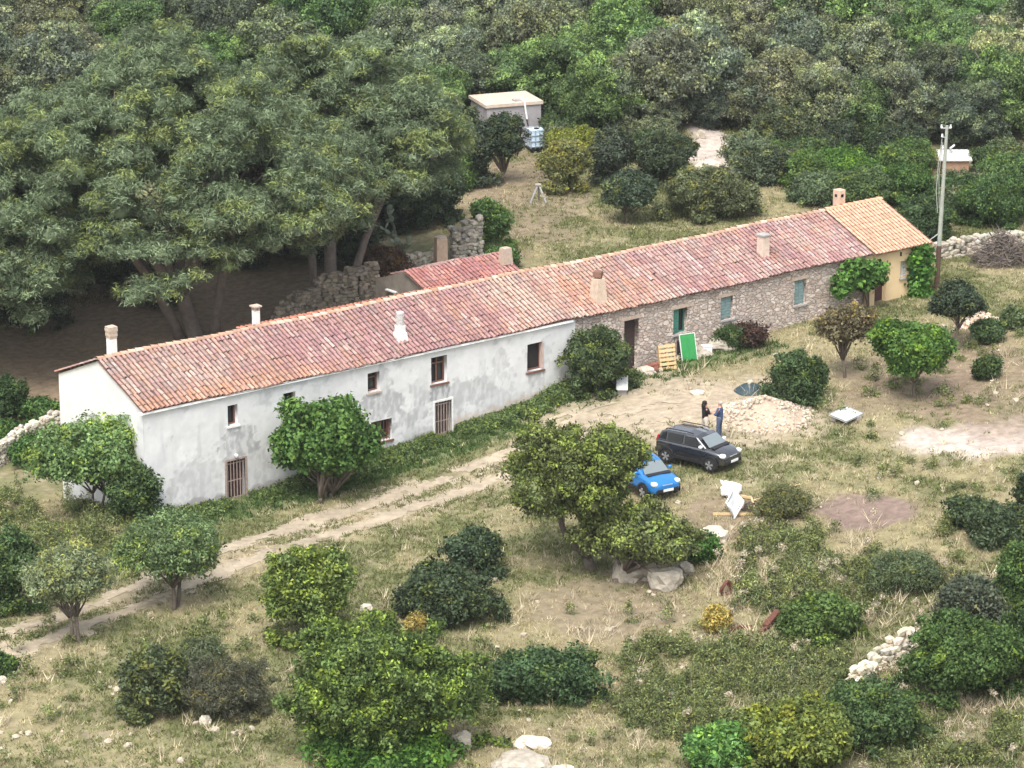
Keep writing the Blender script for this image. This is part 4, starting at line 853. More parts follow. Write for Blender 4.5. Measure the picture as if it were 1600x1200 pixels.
for i in range(4):
    m = MB(); m.rock((0, 0, .05), (.3, .22, .2), 500+i, 0, 2, .5, (.95, .88, .78)); me = bpy.data.meshes.new('stone'); me.from_pydata(m.v, [], m.f); setcol(me, np.array(m.c), 'FACE'); me.materials.append(M['rock']); sm.append(me)
g = np.random.default_rng(12)
for i in range(92):
    if i < 40: q = (g.uniform(0, 420), g.uniform(1030, 1200))
    elif i < 70: q = (g.uniform(1000, 1600), g.uniform(540, 830))
    elif i < 92: q = (g.uniform(740, 1100), g.uniform(910, 1200))
    else: q = (g.uniform(280, 380), g.uniform(985, 1060))
    P = at(*q); o = link('stone', sm[i % 4], None, None, P); s = g.uniform(.35, 1.15); o.scale = (s, s*g.uniform(.8, 1.2), s); o.rotation_euler.z = g.uniform(0, 6); tag(o, 'small pale stone lying loose in the dry grass', 'stone', 'small loose stones in the grass')
def heap(name, px, py, wpx, hgt, depth, label, cat, col, seed, n=420, sz=.16, mtn='rock', grey=True):
    P = at(px, py); r = wpx/2/ppm(P); g = np.random.default_rng(seed); m = MB()
    a = np.linspace(0, 2*np.pi, 40, endpoint=False); rr = np.linspace(0, 1, 14); V = []; F = []
    for q in rr:
        for t in a:
            x = q*r*math.cos(t)*(1+.12*math.sin(2*t+seed)); y = q*r*depth*math.sin(t); z = hgt*(1-q)**1.05*(1+.4*(float(vnoise(x*1.3, y*1.3, seed))-.5))+(1-q)*.15*float(vnoise(x*4, y*4, seed))-.04*q
            V.append((x*cy_+y*sy_, -x*sy_+y*cy_, z+float(Z(P[0]+x*cy_+y*sy_, P[1]-x*sy_+y*cy_))-P[2]))
    for i in range(13):
        for k in range(40): F.append((i*40+k, (i+1)*40+k, (i+1)*40+(k+1) % 40, i*40+(k+1) % 40))
    m.add(V, F, tuple(np.array(col)*.85)); o = m.build(name, M[mtn], None, P, smooth=True)
    m = MB()
    for i in range(n):
        q = math.sqrt(g.random())*1.12; t = g.uniform(0, 6.28); x = q*r*math.cos(t)*(1+.12*math.sin(2*t+seed)); y = q*r*depth*math.sin(t); s = sz*g.uniform(.35, 1.3)
        z = max(0, hgt*(1-q)**1.05) if q < 1 else 0; X, Y = x*cy_+y*sy_, -x*sy_+y*cy_; m.rock((X, Y, z+float(Z(P[0]+X, P[1]+Y))-P[2]+.02), (s*1.4, s, s), int(g.integers(1e6)), g.uniform(0, 6), 1, .3, tuple(np.array(col)*g.uniform(.7, 1.3)))
    m.build('stones', M['rock'], o); o.children[0]['kind'] = 'stuff'
    return tag(o, label, cat)
M['sand'] = mat('rubble_sand', (.47, .395, .33), .95, .3, 6, .7, attr=True, dist=.04)
heap('rubble_heap', 1196, 650, 156, .9, .95, 'pinkish heap of rubble and sand behind the two people', 'heap', (1.06, .97, .88), 5, 620, .13, 'sand')
heap('stone_heap', 1530, 506, 66, .6, .8, 'small heap of pale broken stones near the small dark tree', 'heap', (1.2, 1.05, .95), 6, 130, .22, 'sand')
heap('stone_heap', 1470, 520, 30, .4, .8, 'little heap of pale stones behind the small dark tree', 'heap', (1.1, 1.0, .9), 9, 40, .22, 'sand')
# tarp-covered pile
P = at(1172, 612); m = MB(); g = np.random.default_rng(4); V = []; F = []
for i in range(9):
    for k in range(26):
        t = k/26*2*math.pi; q = i/8; x = q*.72*math.cos(t)*(1+.1*math.sin(3*t)); y = q*.75*math.sin(t)*(1+.12*math.sin(2*t+1)); z = .42*(1-q**1.6)+.05*math.sin(7*t)*q*(1-q)*2+.015; V.append((x*cy_+y*sy_, -x*sy_+y*cy_, z))
for i in range(8):
    for k in range(26): F.append((i*26+k, (i+1)*26+k, (i+1)*26+(k+1) % 26, i*26+(k+1) % 26))
m.add(V, F); o = m.build('tarpaulin', M['tarp'], None, P, smooth=True); tag(o, 'dark tarpaulin draped over a low pile beside the rubble heap', 'tarpaulin')
m = MB(); m.rock((0, 0, .06), (.36, .22, .18), 3, .4, 2, .4, (1.2, 1.15, 1.05)); tag(m.build('stone', M['rock'], None, P+np.array((0, 0, .40))), 'pale stone weighing down the dark tarpaulin', 'stone')
# brushwood
P = at(1566, 412); e = empty('brushwood_heap', P, 'big heap of grey cut branches at the right edge behind the house', 'brushwood'); m = MB(); g = np.random.default_rng(8)
for i in range(420):
    q = g.random()**.6; t = g.uniform(0, 6.28); x = 1.55*q*math.cos(t); y = 1.1*q*math.sin(t); z = 1.65*(1-q**1.5)*g.uniform(.3, 1); d = g.normal(size=3)*np.array((1, .8, .45)); d /= np.linalg.norm(d); L = g.uniform(.5, 1.3)
    a = np.array((x*cy_+y*sy_, -x*sy_+y*cy_, z+.15)); b = a+d*L*.5; c = a-d*L*.5; b[2] = max(b[2], .03); c[2] = max(c[2], .03); m.tube([c, a+g.normal(0, .06, 3), b], [g.uniform(.018, .04), .02, .01], 4, None, False)
o = m.build('branches', mat('dead_branches', (.14, .115, .1), .9, .45, 5, .2), e); o['kind'] = 'stuff'

# ------------------------------------------------------------------ objects by the stone wall
def rotM(*a):
    r = Matrix.Identity(3)
    for ax, an in a: r = Matrix.Rotation(an, 3, ax) @ r
    return r
def onv(px, py, v):
    d = ray(px, py); t = (v-CAM[1])/d[1]; return CAM+d*t
# pallet leaning on the ledge
def lean_obj(px, py, tilt, rz):
    P = at(px, py); return P, rotM(('X', -tilt), ('Z', rz))
P, Rm = lean_obj(1044, 578, R_(14), -.25); e = empty('pallet', P, 'pale new wooden pallet leaning against the rock ledge', 'pallet'); m1 = MB(); m2 = MB()
for k in range(6): 
    c = Rm @ Vector((0, -.06, .08+k*.205)); m1.box(c, (.84, .022, .13), Rm)
for k in range(3):
    c = Rm @ Vector((-.37+k*.37, 0, .6)); m2.box(c, (.1, .09, 1.2), Rm); c = Rm @ Vector((-.37+k*.37, .06, .6)); m2.box(c, (.1, .02, 1.2), Rm)
m1.build('boards', M['pallet'], e); m2.build('bearers', mat('pallet_bearer', (.45, .31, .16), .85, .2, 6, .1), e)
P, Rm = lean_obj(1078, 564, R_(16), -.2); e = empty('green_board', P, 'bright green board leaning upright beside the pallet', 'board'); m1 = MB(); m2 = MB()  # plain green board with pale edging
for s in (-1, 1): m1.box(Rm @ Vector((s*.19, 0, .64)), (.375, .03, 1.22), Rm)
for s in (-1, 1): m2.box(Rm @ Vector((s*.4, 0, .64)), (.03, .05, 1.3), Rm)
m2.box(Rm @ Vector((0, 0, 1.275)), (.77, .05, .03), Rm); m1.build('panel', M['green'], e); m2.build('edging', M['chim'], e)
P = at(1104, 552); e = empty('white_crate', P, 'white plastic crate standing right of the green board', 'crate'); m = MB(); m.box((0, 0, .02), (.42, .36, .03), -.4)
Rz = Matrix.Rotation(-.4, 3, 'Z')
for x, y, dx, dy in ((0, .17, .42, .02), (0, -.17, .42, .02), (.2, 0, .02, .32), (-.2, 0, .02, .32)): m.box(Rz @ Vector((x, y, .19)), (dx, dy, .34), -.4)
m.build('body', M['white'], e); MB().box((0, 0, .37), (.46, .4, .025), -.4).build('lid', M['white'], e)
P = at(1022, 580); e = empty('brick_stack', P, 'small stack of reddish bricks left of the pallet', 'bricks'); m = MB(); g = np.random.default_rng(3)
for k in range(3):
    for j in range(3): m.box((-.27+j*.27, g.normal(0, .02), .06+k*.125), (.25, .3, .118), g.normal(0, .05), tuple(np.array((1, 1, 1))*g.uniform(.7, 1.2)))
m.build('bricks', mat('red_brick', (.3, .12, .085), .9, .3, 8, .3, attr=True), e)
P = at(1018, 560)+np.array((0, .3, 0)); m = MB(); 
for k in range(5): m.bar((-.7+.05*k, .05*k-.1, .45+.07*k), (.75, .06*k-.1, .5+.07*k), .16, .035)
for s in (-.5, .5): m.box((s, 0, .2), (.12, .3, .46))
tag(m.build('plank_stack', M['greywood'], None, P), 'stack of weathered planks behind the bricks by the plank door', 'planks')
P = at(1066, 560); m = MB(); m.tube([(0, 0, 0), (0, 0, .04), (0, 0, .8), (0, 0, .86)], [.24, .25, .27, .24], 14); m.tube([(0, 0, .3), (0, 0, .34)], [.268, .268], 14); tag(m.build('drum', M['black'], None, P), 'black drum between the pallet and the green board', 'drum')
# white slab on short legs: old bench
P = at(972, 612); e = empty('bench', P, 'low white slab bench near the dark bush', 'bench'); rz = R_(50); Rz = rotM(('Y', R_(-9)), ('Z', rz))
MB().box((0, 0, .42), (1.45, .52, .06), Rz).build('seat', M['chim'], e, bevel=.01)
for x, h_ in ((-.5, .3), (.5, .46)): MB().box(Matrix.Rotation(rz, 3, 'Z') @ Vector((x, 0, h_/2-.03)), (.1, .42, h_+.06), rz).build('leg', M['concrete'], e)
# white panel lying on the grass
P = at(1322, 656); e = empty('lying_panel', P, 'grey white rectangular panel lying on blocks in the grass', 'panel'); rz = R_(12); Rz = rotM(('Y', R_(-3)), ('X', R_(9)), ('Z', rz))
MB().box((0, 0, .24), (1.3, .95, .05), Rz).build('sheet', M['chim'], e, bevel=.01)
m = MB()
for s in (-1, 1): m.box(Rz @ Vector((0, s*.455, .052))+Vector((0, 0, .22)), (1.3, .05, .05), Rz); m.box(Rz @ Vector((s*.63, 0, .05))+Vector((0, 0, .22)), (.05, .84, .045), Rz)
m.build('rim', M['metal'], e)
for x, y in ((-.4, .3), (.4, -.3)): MB().box((x, y, .08), (.3, .25, .2), .3).build('block', M['concrete'], e)
# debris in the grass: frame on the ground, bent white sheet, bag, pole
P = at(1150, 806); e = empty('timber_frame', P, 'pale timber frame lying open on the grass under the white sheet', 'frame'); m = MB()
X = np.array((cy_, -sy_, 0)); Yv = np.array((sy_, cy_, 0))
q = [at(1114, 806)-P, at(1181, 806)-P, at(1174, 781)-P, at(1150, 776)-P]
for a, b in zip(q[:-1], q[1:]): m.bar(a+np.array((0, 0, .08)), b+np.array((0, 0, .08)), .07, .1)
m.build('timber', M['pallet'], e)
m = MB(); c = [at(1147, 812)-P+X*0, X*.32-Yv*.02, X*-.12+Yv*.35, X*-.42+Yv*.12]; zz = [.04, .62, 1.05, .5]
V = []; F = []
for i in range(9):
    for j in range(9):
        s, t = i/8, j/8; p_ = (c[0]*(1-s)*(1-t)+c[1]*s*(1-t)+c[2]*s*t+c[3]*(1-s)*t); z = (zz[0]*(1-s)*(1-t)+zz[1]*s*(1-t)+zz[2]*s*t+zz[3]*(1-s)*t)+.12*math.sin(s*3.1)*math.sin(t*5); V.append((*p_[:2], p_[2]+z))
for i in range(8):
    for j in range(8): F.append((i*9+j, (i+1)*9+j, (i+1)*9+j+1, i*9+j+1))
m.add(V, F); o = m.build('metal_sheet', M['metal'], None, P, smooth=True); so = o.modifiers.new('thickness', 'SOLIDIFY'); so.thickness = .02; m2 = MB(); q_ = [Vector(V[i]) for i in (0, 8, 80, 72)]; [m2.bar(q_[i], q_[(i+1) % 4], .05, .05) for i in (1, 2, 3)]; m2.build('rim', M['white'], o); tag(o, 'bent light grey sheet propped in the timber frame', 'sheet')
P = at(1142, 776); m = MB(); m.rock((0, 0, .3), (.95, .6, .75), 31, -YAW, 3, .8); tag(m.build('plastic_sack', M['white'], None, P), 'crumpled white plastic sack behind the bent sheet', 'sack')
P = at(1170, 796); m = MB(); m.box((0, 0, .03), (.5, .5, .03), .3); m.box((.05, 0, .16), (.42, .36, .2), .2, taper=.8); tag(m.build('mesh_crate', mat('dark_crate', (.07, .05, .045), .8, .3, 6, .2), None, P), 'dark crate inside the timber frame', 'crate')
P = at(1178, 784); b_ = at(1250, 774)-P; m = MB(); m.tube([(0, 0, .06), b_*.5+np.array((0, 0, .3)), b_+np.array((0, 0, .5))], [.045, .04, .035], 8); tag(m.build('wooden_pole', M['pallet'], None, P), 'pale thin wooden pole lying across the weeds', 'pole')
P = at(1243, 796); m = MB(); m.rock((0, 0, .2), (.55, .5, .6), 8, 0, 2, .5, (.5, .4, .36)); tag(m.build('tree_stump', M['rust'], None, P), 'dark stump at the end of the wooden pole', 'stump')
# rusty scrap
P = at(1206, 974); m = MB(); m.bar((-.6, -.3, .12), (.55, .25, .32), .24, .12); m.bar((-1.1, -.5, .06), (-.4, -.3, .1), .14, .06); tag(m.build('rusty_beam', M['rust'], None, P), 'rusty iron beam lying beside the rounded green bush', 'scrap metal')
P = at(1135, 930); m = MB(); a = np.linspace(0, 2*np.pi, 22); m.tube([(.26*math.cos(t), .06*math.sin(2*t), .3+.26*math.sin(t)) for t in a], .07, 7, None, False); m.tube([(.1, 0, 0), (.14, 0, .3), (.1, .1, .5)], .05, 6); tag(m.build('wheel_rim', M['rust'], None, P), 'dark red rusty wheel rim half standing in the dead weeds', 'scrap metal')  # rusty wheel rim and a bent rod
P = at(1152, 985); m = MB(); m.bar((-.5, 0, .08), (.45, .1, .1), .1, .07); m.bar((-.2, .2, .06), (.6, -.15, .1), .07, .05); tag(m.build('rusty_bar', M['rust'], None, P), 'two short rusty bars beside the yellow plant', 'scrap metal')
plant(1122, 990, 30, 34, 'yellow leafy plant beside the rusty bars', (.24, .2, .06), 'yellow_plant', 'plant', None, ls=.16, new=.1, narrow=.3)
plant(650, 990, 26, 26, 'yellow flowering stalk beside the dark thicket', (.2, .17, .06), 'yellow_plant', 'plant', None, ls=.12, narrow=.3)

# sawhorse of poles on the field
P = at(841, 316); e = empty('trestle', P, 'small A shaped trestle of grey poles standing alone on the dry field', 'trestle')
for k, (a, b) in enumerate((((-.42, -.15, 0), (0, 0, 1.0)), ((.42, -.15, 0), (.02, 0, 1.0)), ((.05, .5, 0), (0, .05, 1.02)))):
    a = np.array(a); A_ = X*a[0]+Yv*a[1]; B_ = X*b[0]+Yv*b[1]+np.array((0, 0, b[2])); m = MB(); m.tube([A_, B_], [.06, .05], 8); m.build('leg', M['metal'] if k < 2 else M['greywood'], e)
m = MB(); m.tube([X*-.16+np.array((0, 0, .96)), X*.16+np.array((0, 0, .96))], .09, 10); m.build('head', M['greywood'], e)

# concrete block (cistern) with slab roof, and the white tank in its cage
zt = 1.75; e = empty('concrete_cistern', (47.6, 37.1, zt), 'square grey concrete block building with a pale flat roof on the slope', 'cistern'); ang = math.atan2(35.4-36.3, 49.0-46.1)
MB().box((0, 0, 1.3), (3.3, 2.7, 3.4), ang).build('wall', mat('grey_block', (.3, .28, .285), .9, .25, 2, .4), e)
MB().box((0, 0, 3.09), (3.5, 2.9, .18), ang).build('roof', mat('pale_slab', (.52, .42, .34), .9, .25, 2, .3), e)
Ra = Matrix.Rotation(ang, 3, 'Z'); m = MB(); m.tube([Ra @ Vector((.6, -.9, 3.25)), Ra @ Vector((.6, -1.42, 3.24)), Ra @ Vector((.75, -1.47, 2.2))], .06, 8); m.build('pipe', M['white'], e)
m = MB(); m.tube([Ra @ Vector((.75, -1.40, 2.2)), Ra @ Vector((.9, -1.42, 1.5)), Ra @ Vector((1.0, -1.5, .9))], .035, 6); m.build('hose', M['black'], e)
MB().box(Ra @ Vector((.35, -.9, 3.22)), (.5, .4, .1), ang).build('hatch', M['cement'], e)
P = at(838, 234); e = empty('caged_water_tank', P, 'white plastic water tank in a metal cage beside the concrete block', 'water tank'); 
MB().box((0, 0, .72), (1.0, 1.0, 1.0), ang).build('tank', M['plasticwhite'], e, bevel=.08); m = MB(); m.tube([(0, 0, 1.22), (0, 0, 1.28)], .14, 12); m.build('cap', M['black'], e)
m = MB()
for s in (-1, 1):
    for k in range(5):
        t = -.52+k*.26
        for A_, B_ in (((t, s*.53, .2), (t, s*.53, 1.24)), ((s*.53, t, .2), (s*.53, t, 1.24))): m.bar(Ra @ Vector(A_), Ra @ Vector(B_), .03)
    for z in (.3, .62, .95, 1.24):
        m.bar(Ra @ Vector((-.53, s*.53, z)), Ra @ Vector((.53, s*.53, z)), .03); m.bar(Ra @ Vector((s*.53, -.53, z)), Ra @ Vector((s*.53, .53, z)), .03)
m.build('cage', M['metal'], e); m = MB()
for x in (-.42, 0, .42): m.box(Ra @ Vector((x, 0, .08)), (.14, 1.05, .14), ang)
m.box((0, 0, .17), (1.08, 1.08, .05), ang); m.build('pallet_base', M['black'], e)
# tin-roofed hut at the right
P = at(1490, 268)-np.array((0, 0, .45)); e = empty('tin_roof_hut', P, 'small brown hut with a white tin roof among the bushes at the right', 'hut'); MB().box((0, 0, .15), (1.5, 1.4, 2.2), -YAW).build('wall', mat('hut_wall', (.3, .19, .13), .9, .3, 3, .2), e)
Rm = rotM(('X', R_(8)), ('Z', -YAW)); m = MB()
for k in range(12): m.box(Rm @ Vector((-.83+k*.152, 0, 0))+Vector((0, 0, 1.38)), (.15, 1.7, .04+.02*(k % 2)), Rm)
m.build('roof', mat('pale_tin', (.5, .5, .48), .6, .25, 3, .1), e); m = MB(); m.tube([(0, .3, 1.3), (0, .3, 1.75), (.2, .2, 1.9)], .07, 8); m.build('flue', M['metal'], e)
# electricity pole
P = at(1463, 452); Hh = 8.25; e = empty('electricity_pole', P, 'tall leaning grey electricity pole with a dark brown foot at the right house end', 'pole'); tp = np.array((.22, -.1, Hh))
f_ = lambda t: tp*t
m = MB(); m.tube([f_(0)-np.array((0, 0, .4)), f_(.27)], [.135, .125], 12); m.build('foot', M['polebrown'], e, smooth=False)
m = MB(); m.tube([f_(.27), f_(1)], [.115, .075], 12); m.build('shaft', M['polegrey'], e)
m = MB(); c = f_(.985); m.bar(c-X*.28, c+X*.22, .07, .05); m.bar(f_(.93)-X*.2, f_(.93), .05); m.build('crossarm', M['metal'], e)
for k, (dx, t) in enumerate(((-.26, .985), (.18, .985), (-.2, .93), (-.14, .86))):
    c = f_(t)+X*dx; m = MB(); m.tube([c, c+np.array((0, 0, .05)), c+np.array((0, 0, .1)), c+np.array((0, 0, .16))], [.05, .06, .035, .05], 8); m.build('insulator', M['white'], e)
m = MB(); m.tube([f_(.92)-X*.2, f_(.75)-X*.3, f_(.6)-X*.32, f_(.47)-X*.18], .022, 6); m.tube([f_(.9)-X*.16, f_(.7)-X*.24, f_(.5)-X*.12], .018, 6); m.tube([f_(.34)-X*.1, np.array((44.8, .1, 4.35))-P], .03, 6); m.build('cable', M['polegrey'], e)
# dead branch and pale prickly pear at the edge of the pines
plant(622, 372, 50, 50, 'pale grey green prickly pear beside the right pine', (.16, .2, .13), 'prickly_pear', 'cactus', None, ls=.4, nl=2, dens=8, narrow=.8, core=0) if False else None
P = at(626, 402); m = MB(); g = np.random.default_rng(6); V0 = (0, 0, 0)
def pad(m, c, d, w_, L, th, n_):
    d = Vector(d).normalized(); n_ = Vector(n_); s = d.cross(n_).normalized(); n_ = s.cross(d); V = []; F = []
    for i in range(7):
        t = i/6; hw = w_/2*math.sin(math.pi*(.06+.88*t))**.7
        for k in range(8): a = 2*math.pi*k/8; V.append(Vector(c)+d*L*t+s*hw*math.cos(a)+n_*th*math.sin(a)*(.3+hw/w_))
    for i in range(6):
        for k in range(8): F.append((i*8+k, i*8+(k+1) % 8, (i+1)*8+(k+1) % 8, (i+1)*8+k))
    F += [tuple(range(8))[::-1], tuple(range(48, 56))]; m.add(V, F); return Vector(c)+d*L
q = [(Vector((0, 0, 0)), Vector((0, 0, 1)))]
for i in range(34):
    c, d = q[int(g.integers(max(0, len(q)-10), len(q)))]; d2 = d+Vector(g.normal(0, .55, 3)); d2.z = abs(d2.z)*.7+.2; L = g.uniform(.35, .5); t = pad(m, c, d2, .3, L, .05, g.normal(size=3)); q.append((t, d2.normalized()))
tag(m.build('prickly_pear', mat('cactus_pads', (.2, .23, .16), .7, .2, 5, .1), None, P, smooth=True), 'pale grey prickly pear below the right pine near the ruined wall', 'cactus')
# ------------------------------------------------------------------ cars
def loft(stations, mirror=True):
    """stations: list of (x, [(y, z) from bottom centre to top centre on the +y side])"""
    V = []; F = []; k = len(stations[0][1]); ring = 2*k
    for x, pr in stations:
        V += [(x if np.isscalar(x) else x[i], y, z) for i, (y, z) in enumerate(pr)]; V += [(x if np.isscalar(x) else x[k-1-i], -y, z) for i, (y, z) in enumerate(pr[::-1])]
    for i in range(len(stations)-1):
        for j in range(ring): F.append((i*ring+j, i*ring+(j+1) % ring, (i+1)*ring+(j+1) % ring, (i+1)*ring+j))
    F.append(tuple(range(ring))[::-1]); F.append(tuple(range((len(stations)-1)*ring, len(stations)*ring))); return V, F
def car(rear, front, paint, label, group, rails=True, board='white'):
    P0 = np.array(rear); d = np.array(front)-P0; rz = math.atan2(d[1], d[0]); nearside = np.array((d[1], -d[0], 0))/np.linalg.norm(d[:2])
    c = P0+np.array((math.cos(rz), math.sin(rz), 0))*1.15-nearside*.74; zc = float(Z(c[0], c[1]))
    e = empty('parked_car', (c[0], c[1], zc+.01), label, 'car', group, rz)
    zf_ = float(Z(c[0]+math.cos(rz)*1.15, c[1]+math.sin(rz)*1.15)); zr_ = float(Z(c[0]-math.cos(rz)*1.15, c[1]-math.sin(rz)*1.15)); e.rotation_euler.y = -math.atan2(zf_-zr_, 2.3); e.location.z = (zf_+zr_)/2+.01
    HBS = [(-1.82, .66, .34, .92), (-1.74, .74, .26, .97), (-1.4, .79, .24, 1.0), (-.6, .80, .23, 1.0), (.3, .80, .23, .99), (.85, .795, .23, .98), (1.2, .78, .24, .94), (1.55, .74, .25, .86), (1.76, .66, .28, .76), (1.85, .52, .34, .64)]
    st = []
    for x, hw, zl, zt_ in HBS:
        st.append((x, [(.0, zl), (hw*.85, zl), (hw*.97, zl+.12), (hw, (zl+zt_)/2), (hw*.985, zt_-.12), (hw*.93, zt_-.03), (hw*.6, zt_+.015), (0, zt_+.03)]))
    V, F = loft(st); b = MB(); b.add(V, F); body = b.build('body', paint, e, smooth=True); s_ = body.modifiers.new('smooth', 'SUBSURF'); s_.levels = 1; s_.render_levels = 2
    # cabin: glass volume with painted roof and pillars
    def cab(k, sc_=1.0, top=1.40):
        return [((-1.74, -1.74, -1.55, -1.47), [(.0, .93), (.70*sc_, .93), (.57*sc_, top-.09), (0, top-.04)]),
                ((-1.2, -1.2, -1.2, -1.2), [(.0, .95), (.745*sc_, .95), (.63*sc_, top+.0), (0, top+.06)]),
                ((-.2, -.2, -.2, -.2), [(.0, .95), (.75*sc_, .95), (.635*sc_, top+.02), (0, top+.08)]),
                ((.75, .7, .28, .3), [(.0, .95), (.74*sc_, .95), (.60*sc_, top-.03), (0, top+.03)]),
                ((1.02, .92, .42, .48), [(.0, .94), (.70*sc_, .94), (.58*sc_, top-.1), (0, top-.035)])]
    V, F = loft(cab(0)); g = MB(); g.add(V, F); g.build('cabin', paint, e, smooth=False, bevel=.03)
    def quadpane(name, pts, n_, mt):
        n_ = Vector(n_).normalized(); q = MB(); P = [Vector(p)+n_*.012 for p in pts]; q.add(P+[p-n_*.02 for p in P], [(0, 1, 2, 3), (7, 6, 5, 4), (0, 4, 5, 1), (1, 5, 6, 2), (2, 6, 7, 3), (3, 7, 4, 0)]); return q.build(name, mt, e)
    for s in (-1, 1):
        for x0, x1, x0t, x1t in ((-1.6, -1.2, -1.44, -1.2), (-1.12, -.32, -1.12, -.32), (-.22, .72, -.22, .28)):
            w0, w1 = .752, .635; yb = lambda z: (w0+(w1-w0)*(z-.95)/.55)
            k_ = .03 if x0 < -1.5 else 0
            pts = [(x0, s*(yb(1.0)-k_*1.2), 1.0), (x1, s*yb(1.0), 1.0), (x1t, s*yb(1.34), 1.34), (x0t, s*(yb(1.34)-k_*.9), 1.32 if k_ == 0 else 1.27)]
            quadpane('side_window', pts if s < 0 else pts[::-1], (0, s, .2), GL)
    quadpane('windscreen', [(1.0, -.60, .99), (1.0, .60, .99), (.55, .50, 1.345), (.55, -.50, 1.345)], (.65, 0, .75), mat('windscreen_glass', (.16, .19, .2), .1, 0, bump=0, spec=.8))
    quadpane('rear_window', [(-1.72, .52, 1.02), (-1.72, -.52, 1.02), (-1.58, -.46, 1.27), (-1.58, .46, 1.27)], (-1, 0, .3), GL)
    MB().box((1.14, 0, .985), (.2, 1.16, .04), rotM(('Y', R_(12)))).build('cowl', M['black'], e, bevel=.01)
    for x in (-1.15, 1.15):
        for s in (-1, 1):
            m = MB(); a = np.linspace(R_(-18), R_(198), 15); V = []; F = []
            for t in a:
                for r_, y in ((.31, .80), (.41, .79), (.41, .845), (.31, .845)): V.append((x+r_*math.cos(t), s*y*(.985 if x > 0 else 1), .31+r_*math.sin(t)))
            for i in range(14):
                for k in range(4): F.append((i*4+k, (i+1)*4+k, (i+1)*4+(k+1) % 4, i*4+(k+1) % 4))
            F += [(0, 1, 2, 3), (59, 58, 57, 56)]; m.add(V, F); m.build('wheel_arch', M['black'], e)
            wh = MB(); y0 = s*.66; y1 = s*.835; wh.tube([(x, y0, .3), (x, y0+s*.03, .3), (x, y1-s*.03, .3), (x, y1, .3)], [.27, .3, .3, .265], 24); w_ = wh.build('wheel', M['rubber'], e)
            r_ = MB(); r_.tube([(x, y1-s*.01, .3), (x, y1+s*.004, .3)], [.205, .205], 24, None); r_.build('rim_disc', M['black'], w_)
            r_ = MB()
            for k in range(5):
                t = k*2*math.pi/5+.3
                for dt in (-.16, .16): r_.bar((x+.03*math.cos(t), y1+s*.012, .3+.03*math.sin(t)), (x+.19*math.cos(t+dt), y1+s*.012, .3+.19*math.sin(t+dt)), .045, .018, None, (0, 1, 0))
            r_.tube([(x, y1, .3), (x, y1+s*.02, .3)], [.045, .035], 10); r_.build('rim', M['alloy'], w_)
    for s in (-1, 1):
        m = MB(); m.rock((1.66, s*.57, .73), (.3, .28, .2), 2, 0, 3, .0); m.build('headlight', M['lamp'], e, smooth=True)
        m = MB(); m.rock((.72, s*.86, 1.04), (.16, .2, .14), 2, 0, 2, .0); m.bar((.75, s*.76, 1.0), (.72, s*.84, 1.02), .05); m.build('wing_mirror', M['lamp'] if paint.name.startswith('black') else paint, e, smooth=True)
        m = MB(); m.tube([(-1.3, s*.58, 1.43), (-1.2, s*.58, 1.48), (-.2, s*.59, 1.5), (.15, s*.57, 1.46)], .022, 8); m.build('roof_rail', M['black'], e)
        m = MB(); m.box((-1.69, s*.64, 1.0), (.09, .1, .3), rotM(('Y', R_(22)))); m.build('tail_light', TL, e, bevel=.02)
        m = MB(); m.box((-.0, s*.807, .36), (1.5, .04, .16)); m.build('sill_trim', M['black'], e, bevel=.01)
        m = MB(); m.box((.02, s*.803, .86), (.16, .025, .03)); m.box((-.95, s*.803, .87), (.14, .025, .03)); m.build('door_handle', M['black'], e)
    m = MB(); m.box((1.77, 0, .42), (.2, 1.1, .2)); m.build('bumper', M['black'], e, bevel=.05); m = MB(); m.box((-1.8, 0, .45), (.14, 1.3, .22)); m.build('bumper', M['black'], e, bevel=.05)
    m = MB(); m.box((1.80, 0, .66), (.06, .5, .07), rotM(('Y', R_(20)))); m.build('grille', M['alloy'], e, bevel=.01)
    m = MB(); m.box((1.885, 0, .46), (.015, .5, .11)); m.build('number_plate', M['white'], e); m = MB(); m.tube([(-1.25, 0, 1.42), (-1.33, 0, 1.6)], .012, 6); m.build('aerial', M['black'], e)
    return e
GL = M['glass']; TL = mat('tail_lamp', (.35, .02, .02), .25, 0, bump=0, spec=.6)
PB = mat('black_paint', (.016, .017, .02), .2, 0, bump=0, spec=1, coat=1); PBL = mat('blue_paint', (.01, .15, .42), .3, 0, bump=0, spec=.5, coat=.8)
car(at(1042, 727), at(1118, 743), PB, 'black small hatchback with roof rails parked beside the two people', 'cars parked on the grass')
car(at(959, 760), at(1012, 787), PBL, 'bright blue small hatchback half hidden behind the oak', 'cars parked on the grass')

